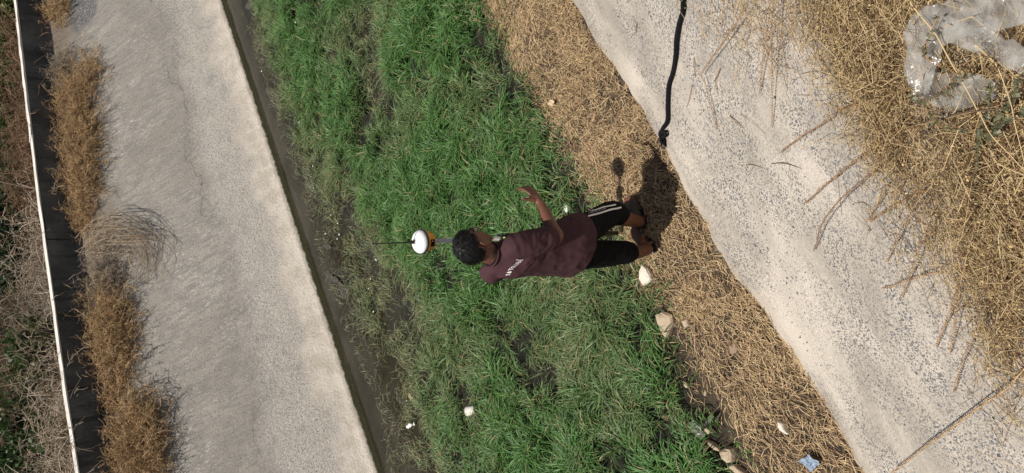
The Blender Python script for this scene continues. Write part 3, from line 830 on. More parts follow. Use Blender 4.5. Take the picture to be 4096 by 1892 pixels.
def stalk(plant, pts, r0, spike=None, col=(.42, .27, .13), seed=0, lift0=.12, lift1=.012, leaf=None):
    """one stem of a weed: pts in picture coordinates over the near bank; spike=(from, to) share carrying seeds"""
    r = np.random.default_rng(seed)
    K = len(pts)
    q = [at_near(x, y, lift0 + (lift1 - lift0) * i / (K - 1)) for i, (x, y) in enumerate(pts)]
    P, rr = spline(q, np.linspace(r0, r0 * .55, K) * .72, 8)
    P = P + np.array([[fbm((p[0] * 14, p[1] * 14, seed)), fbm((p[1] * 14, p[2] * 14, seed + 5)), fbm((p[2] * 14, p[0] * 14, seed + 9))] for p in P]) * .0035
    V, Q, own = tubes(P[None], rr[None], 5)
    cc = np.array(col) * r.uniform(.9, 1.1)
    o = mk('stalk', V, Q, M['twig'], plant, colors=np.repeat(cc[None], len(V), 0))
    if spike:
        seg = np.linalg.norm(np.diff(P, axis=0), axis=1); cum = np.concatenate([[0], np.cumsum(seg)]); tot = cum[-1]
        n = int(tot * (spike[1] - spike[0]) / .0052)
        sv = np.linspace(spike[0], spike[1], n) * tot
        c = np.stack([np.interp(sv, cum, P[:, k]) for k in range(3)], -1)
        T = unit(np.gradient(c, axis=0)); A = unit(np.cross(T, NN)); B = np.cross(T, A)
        ph = np.arange(n) * 2.2
        out = np.cos(ph)[:, None] * A + np.sin(ph)[:, None] * B
        l = r.uniform(.006, .0085, (n, 1))
        a = c + out * .0022; b = a + unit(T * .9 + out * .75) * l * .55; e = b + unit(T + out * .35) * l * .5
        PP = np.stack([a, b, e], 1); wr = r.uniform(.0016, .0027, n)
        V, Q, own = tubes(PP, np.stack([wr * .5, wr, wr * .25], 1), 4)
        tone = np.array([.33, .18, .085]) * r.uniform(.55, 1.5, (n, 1))
        tag(mk('seed_spike', V, Q, M['twig'], o, colors=tone[own]), kind='stuff')
    if leaf:
        m = leaf; f = r.uniform(.05, .95, m)
        c = P[(f * (len(P) - 1)).astype(int)]
        d = unit(r.normal(0, 1, (m, 3)) + NN * .4); ls = r.uniform(.007, .017, m)[:, None]
        side = unit(np.cross(d, r.normal(0, 1, (m, 3))))
        PP = np.stack([c, c + d * ls * .5, c + d * ls], 1)
        V, Q, own = strips(PP, np.stack([.15 * ls[:, 0], .8 * ls[:, 0], .1 * ls[:, 0]], 1), side)
        t = np.array([.16, .165, .095]) * r.uniform(.6, 1.4, (m, 1))
        tag(mk('leaf_cluster', V, Q, M['blade'], o, colors=t[own]), kind='stuff')
    return o
TAN, YEL, DRK, GRN = (.40, .26, .13), (.56, .41, .22), (.14, .10, .075), (.15, .15, .08)
p1 = empty('dry_weed', at_near(3090, -90), 'dry weed with three braided seed spikes hanging beside the black rope', 'weed', 'dry weeds on the near bank')
stalk(p1, [(3020, -60), (2985, 20), (2920, 130), (2860, 215), (2808, 290), (2822, 340), (2845, 430), (2865, 515)], .0024, (.15, 1), TAN, 1, .06)
stalk(p1, [(3088, -60), (3090, 120), (3086, 250), (3089, 380), (3087, 505)], .0024, (.1, 1), TAN, 2, .07)
stalk(p1, [(3082, -60), (3068, 120), (3050, 250), (3038, 375)], .0020, (.3, 1), TAN, 3, .06)
stalk(p1, [(2960, 250), (2925, 330), (2908, 400), (2925, 500)], .0016, None, YEL, 4, .03)
stalk(p1, [(2975, 255), (2960, 360), (2940, 280), (2990, 60)], .0018, None, YEL, 5, .03)
stalk(p1, [(2780, 10), (2805, 100), (2812, 150), (2790, 160)], .0020, None, YEL, 6, .02)
stalk(p1, [(2800, 40), (2850, 110), (2900, 145)], .0015, None, YEL, 7, .02)
stalk(p1, [(2895, -10), (2890, 60), (2888, 110)], .0030, None, TAN, 8, .03)
p2 = empty('dry_weed', at_near(4010, 420), 'large dry weed spreading long seed spikes in front of the plastic bag', 'weed', 'dry weeds on the near bank')
stalk(p2, [(3980, 190), (3700, 330), (3420, 420), (3340, 450), (3280, 500), (3200, 550), (3125, 608)], .0024, (.45, 1), TAN, 11, .12)
stalk(p2, [(4000, 420), (3760, 480), (3600, 520), (3480, 600), (3400, 660), (3300, 740), (3220, 815)], .0026, (.4, 1), TAN, 12, .16)
stalk(p2, [(4010, 430), (3850, 455), (3760, 480), (3650, 560), (3500, 680), (3370, 790), (3290, 890), (3272, 950), (3258, 1000)], .0028, (.45, 1), DRK, 13, .18)
stalk(p2, [(3640, 10), (3740, 140), (3850, 330), (3930, 480), (3985, 560), (4110, 690)], .0030, None, YEL, 14, .16, .16)
stalk(p2, [(3900, 180), (3990, 270), (4040, 420), (4075, 560), (4110, 700)], .0024, None, YEL, 15, .17, .17)
stalk(p2, [(3760, 60), (3720, 140), (3700, 220), (3830, 300)], .0024, (.3, 1), TAN, 16, .18, .17, 40)
stalk(p2, [(3640, 385), (3720, 395), (3800, 340), (3880, 290)], .0022, (.0, 1), DRK, 17, .18, .18, 50)
stalk(p2, [(3640, 380), (3700, 420), (3760, 500), (3880, 520)], .0022, (.2, .8), GRN, 18, .18, .18, 60)
stalk(p2, [(3960, 330), (3950, 430), (3930, 520), (3900, 620)], .0030, None, GRN, 19, .16, .12, 110)
stalk(p2, [(4080, 300), (4040, 420), (3990, 470), (3960, 560)], .0030, None, GRN, 20, .16, .12, 110)
stalk(p2, [(3960, 560), (4000, 500), (4060, 470), (4110, 430)], .0026, None, GRN, 60, .15, .13, 110)
stalk(p2, [(3500, 510), (3650, 505), (3760, 500), (3850, 525)], .0022, (.0, .9), GRN, 61, .07, .09, 14)
p3 = empty('dry_weed', at_near(4020, 900), 'dry weed with pale drooping seed spikes below the plastic bag', 'weed', 'dry weeds on the near bank')
stalk(p3, [(3900, 560), (3800, 690), (3690, 765), (3560, 830), (3480, 885)], .0020, (.4, 1), TAN, 21, .09)
stalk(p3, [(3760, 700), (3640, 850), (3590, 950), (3550, 1045)], .0022, (.3, 1), YEL, 22, .08)
stalk(p3, [(3760, 760), (3690, 960), (3650, 1080), (3605, 1190)], .0022, (.3, 1), YEL, 23, .08)
stalk(p3, [(4000, 1030), (3880, 1060), (3700, 1100), (3530, 1155)], .0022, (.3, 1), YEL, 24, .10)
stalk(p3, [(3900, 900), (3850, 1080), (3810, 1220), (3745, 1385)], .0022, (.2, 1), YEL, 25, .10)
stalk(p3, [(3880, 980), (3840, 1150), (3820, 1300), (3800, 1415)], .0022, (.2, 1), YEL, 26, .10)
stalk(p3, [(3915, 540), (3905, 680), (3870, 800), (3810, 960)], .0034, (.4, 1), GRN, 27, .12, .05, 40)
stalk(p3, [(4040, 930), (3960, 980), (3840, 1030)], .0034, (.3, 1), GRN, 28, .12, .06, 14)
stalk(p3, [(3640, 560), (3560, 700), (3520, 800), (3470, 880)], .0016, (.5, 1), YEL, 29, .05)
stalk(p3, [(4096, 700), (3990, 650), (3960, 600), (3870, 560)], .0030, None, YEL, 30, .13, .12)
stalk(p3, [(3350, 560), (3440, 510), (3470, 430)], .0016, None, DRK, 31, .03, .03)
p4 = empty('dry_weed', at_near(4160, 1420), 'dry weed sending one long thick stem across the lower right corner', 'weed', 'dry weeds on the near bank')
stalk(p4, [(4130, 1430), (4040, 1540), (3900, 1640), (3700, 1790), (3560, 1900)], .0034, (.05, 1), YEL, 41, .09, .07)
stalk(p4, [(4080, 1180), (4010, 1300), (4020, 1400), (4040, 1480)], .0022, (.2, 1), YEL, 42, .08)
stalk(p4, [(4000, 1200), (3915, 1310), (3850, 1450), (3815, 1570)], .0020, (.2, 1), YEL, 43, .08)
stalk(p4, [(3870, 1460), (3900, 1400), (3950, 1290), (4000, 1150)], .0016, None, YEL, 44, .04)
stalk(p4, [(4130, 1600), (4050, 1680), (4010, 1780)], .0018, None, TAN, 45, .04)

# loose twigs lying on the bank
TW = [((2548, 95), (2545, 130), .003, 'short dark twig on bank between straw and rope, uppermost'), ((2566, 285), (2578, 312), .003, 'short dark twig lying on bank left of black rope'),
      ((2775, 232), (2782, 308), .0035, 'straight tan twig on the bank beside the black rope'), ((2768, 340), (2745, 430), .002, 'thin tan twig lying beside the rope below straight twig'),
      ((2880, 275), (2860, 320), .003, 'bent tan twig on the bank below the braided spike'), ((2860, 320), (2872, 375), .0025, 'lower half of a snapped tan twig on bank'),
      ((2920, 465), (2975, 515), .003, 'forked brown twig lying on the bank'), ((2960, 455), (3060, 535), .0016, 'long thin straw lying slantwise on the bank'),
      ((2985, 660), (3050, 672), .002, 'pale straw lying lengthwise on bank below the forked twig'), ((3085, 655), (3210, 675), .002, 'dark thin stem lying on the bank among stones'),
      ((3232, 1490), (3236, 1550), .002, 'thin dark twig standing at the edge of the straw'), ((3395, 1703), (3413, 1725), .003, 'small dark twig on the pale lip of the bank')]
for (a, b, rd, lab) in TW:
    A, Bb = at_near(*a, .004), at_near(*b, .004)
    Mi = (A + Bb) / 2 + NN * .006 + np.cross(NN, Bb - A) * .06
    P, rr = spline([A, Mi, Bb], [rd, rd * .9, rd * .6], 5); V, Q, own = tubes(P[None], rr[None], 5)
    c = (.30, .20, .11) if 'dark' not in lab else (.13, .09, .06)
    tag(mk('twig', V, Q, M['twig'], origin=A, colors=np.repeat(np.array([c]), len(V), 0)), lab, 'twig', 'loose twigs on the near bank')

# black rope with a knot and a frayed end
M['rope'] = pmat('black_rope_fibre', (.006, .006, .008), .85, spec=.25, bump=.6, bscale=400)
def make_rope():
    pts = [(2715, -420), (2722, -200), (2730, -30), (2732, 40), (2716, 100), (2706, 160), (2703, 220), (2693, 285), (2675, 345), (2671, 420), (2670, 480), (2655, 508), (2648, 522)]
    ro = empty('rope', at_near(2671, 420), 'black braided rope with a knotted frayed end lying on the near bank', 'rope')
    P, _ = spline([at_near(x, y, .013) for x, y in pts], 1, 14)
    seg = np.concatenate([[0], np.cumsum(np.linalg.norm(np.diff(P, axis=0), axis=1))])
    m = 420; sv = np.linspace(0, seg[-1], m); C = np.stack([np.interp(sv, seg, P[:, k]) for k in range(3)], -1)
    T = unit(np.gradient(C, axis=0)); A = unit(np.cross(T, NN)); B = np.cross(A, T)
    PP = []
    for k in range(3):
        ph = sv * 2 * np.pi / .055 + k * 2 * np.pi / 3
        PP.append(C + .0062 * (np.cos(ph)[:, None] * A + np.sin(ph)[:, None] * B))
    for p in PP:
        V, Q, own = tubes(p[None], np.full((1, m), .0078), 7); mk('strand', V, Q, M['rope'], ro, smooth=True)
    k0 = [(2648, 522), (2640, 530), (2641, 545), (2652, 548), (2662, 540), (2658, 528), (2648, 534), (2650, 552), (2656, 565)]
    lf = [.013, .016, .02, .026, .03, .026, .02, .018, .014]
    Pk, _ = spline([at_near(x, y, l) for (x, y), l in zip(k0, lf)], 1, 8)
    V, Q, own = tubes(Pk[None], np.full((1, len(Pk)), .0105), 8); kn = mk('knot', V, Q, M['rope'], ro, smooth=True)
    r = np.random.default_rng(9); n = 420
    st = at_near(2654, 548, .016) + r.normal(0, .011, (n, 3)); e0 = at_near(2663, 588, .006)
    d = unit(e0 - st) * r.uniform(.02, .065, (n, 1)) + r.normal(0, .012, (n, 3))
    FP = np.stack([st, st + d * .5 + r.normal(0, .003, (n, 3)), st + d], 1)
    V, Q, own = tubes(FP, np.repeat(np.array([[.0019, .0016, .001]]), n, 0), 3)
    tag(mk('frayed_end', V, Q, M['rope'], ro), kind='stuff')
make_rope()

# clear plastic bag caught in the weeds
def mat_plastic():
    m, n, l, b = newmat('clear_plastic_film'); n.remove(b); g = NG(m)
    v = n.new('ShaderNodeTexCoord').outputs['Object']
    nb = g.bump(g.noise(v, 14, 2, .5, 1.5), .30, .03)
    tr = n.new('ShaderNodeBsdfTransparent'); tr.inputs[0].default_value = (.93, .93, .92, 1)
    df = n.new('ShaderNodeBsdfDiffuse'); df.inputs[0].default_value = (.90, .87, .82, 1); l.new(nb, df.inputs['Normal'])
    tl = n.new('ShaderNodeBsdfTranslucent'); tl.inputs[0].default_value = (.75, .71, .64, 1)
    md = n.new('ShaderNodeMixShader'); md.inputs[0].default_value = .4; l.new(df.outputs[0], md.inputs[1]); l.new(tl.outputs[0], md.inputs[2])
    m1 = n.new('ShaderNodeMixShader'); l.new(g.ramp(g.noise(v, 17, 4), .3, .7, .06, .40), m1.inputs[0]); l.new(tr.outputs[0], m1.inputs[1]); l.new(md.outputs[0], m1.inputs[2])
    gl = n.new('ShaderNodeBsdfGlossy'); gl.inputs['Roughness'].default_value = .27; l.new(nb, gl.inputs['Normal'])
    m2 = n.new('ShaderNodeMixShader'); m2.inputs[0].default_value = .10; l.new(m1.outputs[0], m2.inputs[1]); l.new(gl.outputs[0], m2.inputs[2])
    l.new(m2.outputs[0], n['Material Output'].inputs[0])
    return m
M['film'] = mat_plastic()
def make_bag():
    bag = empty('plastic_bag', at_near(3720, 200), 'crumpled clear plastic bag caught in dry weeds near the picture corner', 'plastic bag')
    r = np.random.default_rng(77)
    def film(name, pts, hw, lift, seed):
        P, hh = spline([at_near(x, y, lift) for x, y in pts], hw, 14)
        T = unit(np.gradient(P, axis=0)); A = unit(np.cross(T, NN)); n = len(P); m = 26
        V = []
        for i in range(n):
            for j in range(m):
                a = 2 * math.pi * j / m
                p = P[i] + A[i] * math.cos(a) * hh[i] + NN * math.sin(a) * .010
                q = p * 16
                d = np.array([fbm(q + seed, 1, 3), fbm(q + seed + 7, 1, 3), fbm(q + seed + 13, 1, 3)]) * .011 + np.array([fbm(q + seed + 3, 3.2, 2), fbm(q + seed + 9, 3.2, 2), fbm(q + seed + 17, 3.2, 2)]) * .0035
                V.append(p + d + NN * (.006 + .0055 * math.sin(math.cos(a) * 7 + 3 * fbm(P[i] * 9 + seed, 1, 2) + i * .12)))
        F = [(i * m + j, i * m + (j + 1) % m, (i + 1) * m + (j + 1) % m, (i + 1) * m + j) for i in range(n - 1) for j in range(m)]
        F += [tuple(range(m))[::-1], tuple((n - 1) * m + j for j in range(m))]
        mk(name, V, F, M['film'], bag, smooth=True)
    film('bag_body', [(3690, 378), (3690, 320), (3690, 240), (3695, 180), (3720, 125), (3780, 90), (3860, 70), (3960, 45), (4060, 15), (4160, -10)], [.03, .055, .066, .070, .070, .064, .056, .055, .055, .05], .12, 1)
    film('bag_handle', [(3790, 105), (3870, 130), (3940, 160), (4010, 195), (4110, 240)], [.03, .036, .036, .034, .03], .125, 2)
    film('bag_fold', [(3720, 340), (3800, 365), (3890, 355), (3990, 360)], [.05, .06, .05, .02], .09, 3)
make_bag()

# ------------------------------------------------------------------ litter and stones in the bed
M['white'] = pmat('white_litter', (.78, .76, .72), .6, var=.15, vscale=40)
M['foam'] = pmat('white_foam', (.80, .78, .73), .8, var=.1, vscale=60, bump=.8, bscale=120)
M['stone'] = pmat('pale_tan_stone', (.40, .315, .22), .9, var=.3, vscale=25, bump=.5, bscale=80)
M['wstone'] = pmat('whitish_stone', (.62, .56, .46), .9, var=.2, vscale=25, bump=.5, bscale=80)
M['soilclod'] = pmat('earth_clod', (.26, .19, .125), .95, var=.3, vscale=30, bump=.8, bscale=60)
M['slate'] = pmat('dark_slate', (.10, .085, .08), .7, var=.3, vscale=30, bump=.3)
M['blue'] = pmat('blue_wrapper_film', (.30, .37, .47), .3, var=.5, vscale=25)
M['muck'] = pmat('grey_scum', (.055, .049, .038), .9, var=.6, vscale=50, bump=.9, bscale=90)
M['yellow'] = pmat('yellow_wrapper', (.70, .55, .14), .45, var=.3, vscale=60)
M['tanleaf'] = pmat('tan_leaf', (.52, .38, .24), .7, var=.3, vscale=60)
def bedpt(x, y, dz=0.0):
    p = at_z(x, y, .02)
    for _ in range(3):
        s = sc(p); p = at_z(x, y, max(float(bed_z(s[0], s[1])), WATERZ) + dz)
    return p
def rock(name, x, y, ax, ay, az, rot, mat, label, cat, seed, group=None, sink=.3, facet=True, dz=0.0):
    p = bedpt(x, y, dz); mb = MB(); ca, sa = math.cos(rot), math.sin(rot)
    mb.ell([0, 0, 0], [ax * ca, ax * sa, 0], [-ay * sa, ay * ca, 0], [0, 0, az], 18, 12)
    V = np.concatenate(mb.V); q = V / max(ax, ay)
    if facet:                                          # chop with a few planes for broken faces
        r = np.random.default_rng(seed)
        for _ in range(9):
            nn = unit(r.normal(0, 1, 3) * np.array([1, 1, 1.2])); t = r.uniform(.5, .8)
            h = (V / np.array([max(ax, ay), max(ax, ay), az])) @ nn - t
            V = V - np.where(h > 0, h, 0)[:, None] * nn * np.array([max(ax, ay), max(ax, ay), az])
    V = V + np.array([[fbm(v + seed, 2.3, 3), fbm(v + seed + 4, 2.3, 3), fbm(v + seed + 8, 2.3, 3)] for v in q]) * min(ax, ay) * (.10 if facet else .42)
    o = mk(name, V + p + np.array([0, 0, az * (1 - sink)]), mb.F, mat, origin=p, smooth=not facet)
    return tag(o, label, cat, group)
rock('foam_chunk', 2273, 833, .034, .026, .022, .4, M['foam'], 'lumpy white foam chunk in the grass beside the man', 'foam', 1, facet=False, dz=.02)
def slab(name, px, th, mat, label, cat, seed, group=None, dz=.015):
    """broken flat stone with its own outline, a chamfered top and rough faces"""
    r = np.random.default_rng(seed)
    b = np.array([bedpt(x, y, dz) for x, y in px]); z = b[:, 2].mean(); b[:, 2] = z
    c = b.mean(0); n = len(b)
    P = [b + (b - c) * .02 - U_ * .02, b + (b - c) * .06 + U_ * th * .35, b + (c - b) * r.uniform(.02, .14, (n, 1)) + U_ * (th * r.uniform(.75, 1.0, (n, 1))), b + (c - b) * r.uniform(.35, .5, (n, 1)) + U_ * (th * r.uniform(.95, 1.2, (n, 1)))]
    V = np.concatenate(P + [(c + U_ * th * 1.12)[None]])
    F = [(k * n + i, k * n + (i + 1) % n, (k + 1) * n + (i + 1) % n, (k + 1) * n + i) for k in range(3) for i in range(n)] + [(3 * n + i, 3 * n + (i + 1) % n, 4 * n) for i in range(n)]
    return tag(mk(name, V, F, mat, origin=c), label, cat, group)
U_ = np.array([0, 0, 1.0])
GS = 'stones in the bed'
slab('stone', [(2576, 1060), (2592, 1072), (2604, 1094), (2609, 1114), (2600, 1128), (2576, 1141), (2564, 1116), (2568, 1084)], .028, M['wstone'], 'flat pointed whitish stone at the edge of straw behind the man', 'stone', 2, GS, .03)
slab('stone', [(2632, 1258), (2656, 1248), (2692, 1260), (2697, 1292), (2681, 1324), (2672, 1352), (2656, 1328), (2642, 1292)], .035, M['stone'], 'largest tan stone at the grass edge beside the pointed one', 'stone', 3, GS, .02)
slab('stone', [(2732, 1284), (2752, 1274), (2761, 1300), (2744, 1311)], .022, M['stone'], 'small tan stone on the straw beside the largest tan stone', 'stone', 4, GS, .03)
slab('stone', [(2891, 1803), (2917, 1786), (2947, 1790), (2950, 1812), (2945, 1841), (2924, 1848), (2905, 1830)], .060, M['stone'], 'blocky tan stone beside a dark hollow in the mud', 'stone', 5, GS)
slab('stone', [(2826, 1757), (2844, 1765), (2882, 1789), (2890, 1805), (2861, 1799), (2836, 1775)], .024, M['stone'], 'long narrow tan stone in the mud next to blocky stone', 'stone', 6, GS)
slab('stone', [(2817, 1715), (2834, 1704), (2848, 1717), (2855, 1726), (2841, 1735), (2823, 1727)], .028, M['stone'], 'small tan stone beside the dark slate chip', 'stone', 7, GS)
slab('stone', [(3115, 1683), (3135, 1694), (3142, 1711), (3157, 1733), (3149, 1737), (3124, 1723), (3117, 1705)], .020, M['wstone'], 'whitish stone lying alone on the straw', 'stone', 9, GS, .03)
slab('stone', [(2738, 1524), (2752, 1530), (2758, 1548), (2746, 1552), (2739, 1540)], .016, M['stone'], 'small buff stone at mud edge above the slate chip', 'stone', 10, GS)
slab('stone', [(2822, 1558), (2828, 1566), (2826, 1586), (2820, 1582)], .012, M['stone'], 'tiny buff stone in the mud above the slate chip', 'stone', 11, GS)
slab('stone', [(2918, 1385), (2940, 1372), (2958, 1392), (2952, 1410), (2928, 1416)], .018, M['soilclod'], 'half buried earthy clod in the middle of the straw', 'stone', 12, GS, .012)
slab('stone', [(2915, 1862), (2945, 1856), (2985, 1888), (3000, 1905), (2960, 1900)], .030, M['stone'], 'low muddy tan stone below the blocky one at picture edge', 'stone', 8, GS)
p = bedpt(2848, 1680); a = unit(bedpt(2872, 1662) - bedpt(2820, 1705)); b = np.cross([0, 0, 1], a)
mb = MB(); mb.loft([(p - a * .062 + np.array([0, 0, .02]), b * .010, np.array([0, 0, .006])), (p - a * .02 + np.array([0, 0, .03]), b * .013, np.array([0, 0, .007])), (p + a * .03 + np.array([0, 0, .042]), b * .012, np.array([0, 0, .007])), (p + a * .062 + np.array([0, 0, .050]), b * .007, np.array([0, 0, .005]))], 6)
tag(mb.build('slate_chip', M['slate'], origin=p), 'dark narrow slate chip propped in the mud', 'slate')
def sheet(name, x, y, w_, h_, rot, mat, label, cat, seed, dz=.03, amp=.02, n=10, group=None, curl=.0):
    p = bedpt(x, y, dz); V = []
    for i in range(n):
        for j in range(n):
            u, v = (i / (n - 1) - .5) * w_, (j / (n - 1) - .5) * h_
            e = 1 + .25 * fbm((i * 1.5 / n + seed, j * 1.5 / n, seed))
            X, Y = (u * math.cos(rot) - v * math.sin(rot)) * e, (u * math.sin(rot) + v * math.cos(rot)) * e
            V.append(p + np.array([X, Y, amp * (1 + fbm((u * 40 + seed, v * 40, seed), 1, 3)) + curl * (u / w_) ** 2 * w_]))
    F = [(i * n + j, (i + 1) * n + j, (i + 1) * n + j + 1, i * n + j + 1) for i in range(n - 1) for j in range(n - 1)]
    o = mk(name, V, F, mat, origin=p)
    sm = o.modifiers.new('thickness', 'SOLIDIFY'); sm.thickness = .0015
    return tag(o, label, cat, group)
sheet('wrapper', 3248, 1848, .075, .075, .9, M['blue'], 'crumpled pale blue plastic wrapper on the straw', 'wrapper', 3, .03, .028, 16)
sheet('wrapper', 2795, 1715, .13, .06, .9, M['film'], 'crumpled shiny clear plastic scrap in the mud by the slate chip', 'wrapper', 4, .02, .03)
sheet('wrapper', 2425, 926, .05, .05, .2, M['yellow'], 'small yellow and white wrapper between the legs of the man', 'wrapper', 5, .04)
sheet('leaf', 2208, 412, .055, .04, 1.2, M['tanleaf'], 'curled tan leaf caught in grass near the straw edge', 'leaf', 6, .05, .012, 6)
sheet('leaf', 1645, 1587, .07, .04, .9, M['tanleaf'], 'curled tan leaf lying at the edge of the water', 'leaf', 7, .02, .012, 6)
# crushed drinking cup and foam piece
def cup():
    p = bedpt(1885, 1642, .045); ax = unit(bedpt(1862, 1648) - bedpt(1908, 1636)); ax = unit(ax + np.array([0, 0, .12]))
    o = empty('plastic_cup', p, 'pale printed plastic cup lying on its side in the grass', 'cup')
    mb = MB(); mb.lathe(p - ax * .055, ax, [(.033, 0), (.034, .006), (.042, .10), (.042, .102), (.040, .102), (.033, .012)], 24)
    V = np.concatenate(mb.V); V[:, 2] = p[2] + (V[:, 2] - p[2]) * .8
    m = pmat('printed_cup', (.72, .66, .58), .4); n, l = m.node_tree.nodes, m.node_tree.links; g = NG(m)
    v = n.new('ShaderNodeTexCoord').outputs['Object']; bk = n.new('ShaderNodeTexBrick'); bk.inputs['Scale'].default_value = 26
    bk.inputs['Color1'].default_value = (.74, .68, .60, 1); bk.inputs['Color2'].default_value = (.66, .60, .54, 1); bk.inputs['Mortar'].default_value = (.42, .40, .37, 1); l.new(v, bk.inputs['Vector'])
    l.new(bk.outputs[0], n['Principled BSDF'].inputs['Base Color'])
    mk('cup_wall', V, mb.F, m, o, smooth=True)
    mb = MB(); ring = [p + ax * .047 + .043 * (math.cos(t) * unit(np.cross(ax, [0, 0, 1.])) + .8 * math.sin(t) * np.array([0, 0, 1.])) for t in np.linspace(0, 2 * math.pi, 25)]
    mb.tube(ring, .0022, 6).build('rim', M['white'], o)
cup()
rock('foam_piece', 1643, 1702, .062, .021, .018, 2.0, M['white'], 'long grey-white foam piece stranded at the water edge', 'foam', 21, facet=False, dz=.012)
WL = {0: 'white scrap by far water margin, larger of the uppermost pair', 1: 'white scrap by far water margin, smaller of the uppermost pair', 2: 'bright long white scrap alone in dark wet grass near the far margin', 10: 'white scrap between the water and the antenna tip',
      14: 'small white scrap lying right against the long foam piece', 15: 'white scrap between the long foam piece and the plastic cup', 16: 'white scrap at the top edge of the grass margin', 17: 'white scrap floating nearest the far concrete toe', 18: 'tiny white scrap beside the tan leaf at the water', 19: 'white scrap nearest the bottom picture edge in wet grass'}
W8 = [(1110, 130, .022), (1090, 150, .018), (1200, 488, .026), (1252, 665, .012), (1255, 750, .012), (1325, 860, .016), (1352, 893, .014), (1303, 935, .014), (1358, 938, .014), (1350, 955, .012), (1506, 1040, .018),
      (1483, 1115, .014), (1475, 1155, .012), (1495, 1246, .014), (1658, 1695, .018), (1825, 1672, .020), (1183, 90, .016), (1048, 285, .014), (1628, 1603, .010), (1683, 1842, .016)]
for i, (x, y, s_) in enumerate(W8):
    rock('litter_scrap', x, y, s_, s_ * .5, s_ * .35, 1.1 + (i % 5) * .5, M['white'], WL.get(i, 'small white scrap of litter among wet grass by the water'), 'litter', 30 + i, 'white scraps along the water edge', sink=.1, facet=False, dz=.022)
MC = [(1330, 1110, .20, .05, .9, 'long grey scum raft on the water, biggest of them'), (1372, 1155, .15, .055, .5, 'lumpy grey scum raft beside the biggest one'), (1312, 985, .12, .035, 1.0, 'thin grey scum raft nearest the antenna tip'),
      (1078, 360, .16, .05, 1.0, 'grey scum raft at the far reach of the water edge'), (1090, 395, .10, .04, .6, 'small grey scum raft just below the far one'), (1005, 20, .20, .06, 1.0, 'grey scum raft at the top picture edge'), (1462, 1300, .10, .035, .8, 'narrow grey scum raft along dark open water'),
      (1600, 1590, .10, .03, .6, 'small grey scum raft near the tan leaf'), (1045, 100, .14, .05, .9, 'grey scum raft beside the uppermost white scraps')]
for i, (x, y, a, b, rt, lab) in enumerate(MC):
    rock('scum_raft', x, y, a, b, .014, rt + .45, M['muck'], lab, 'scum', 60 + i, 'grey scum rafts along the water', sink=.35, facet=False)

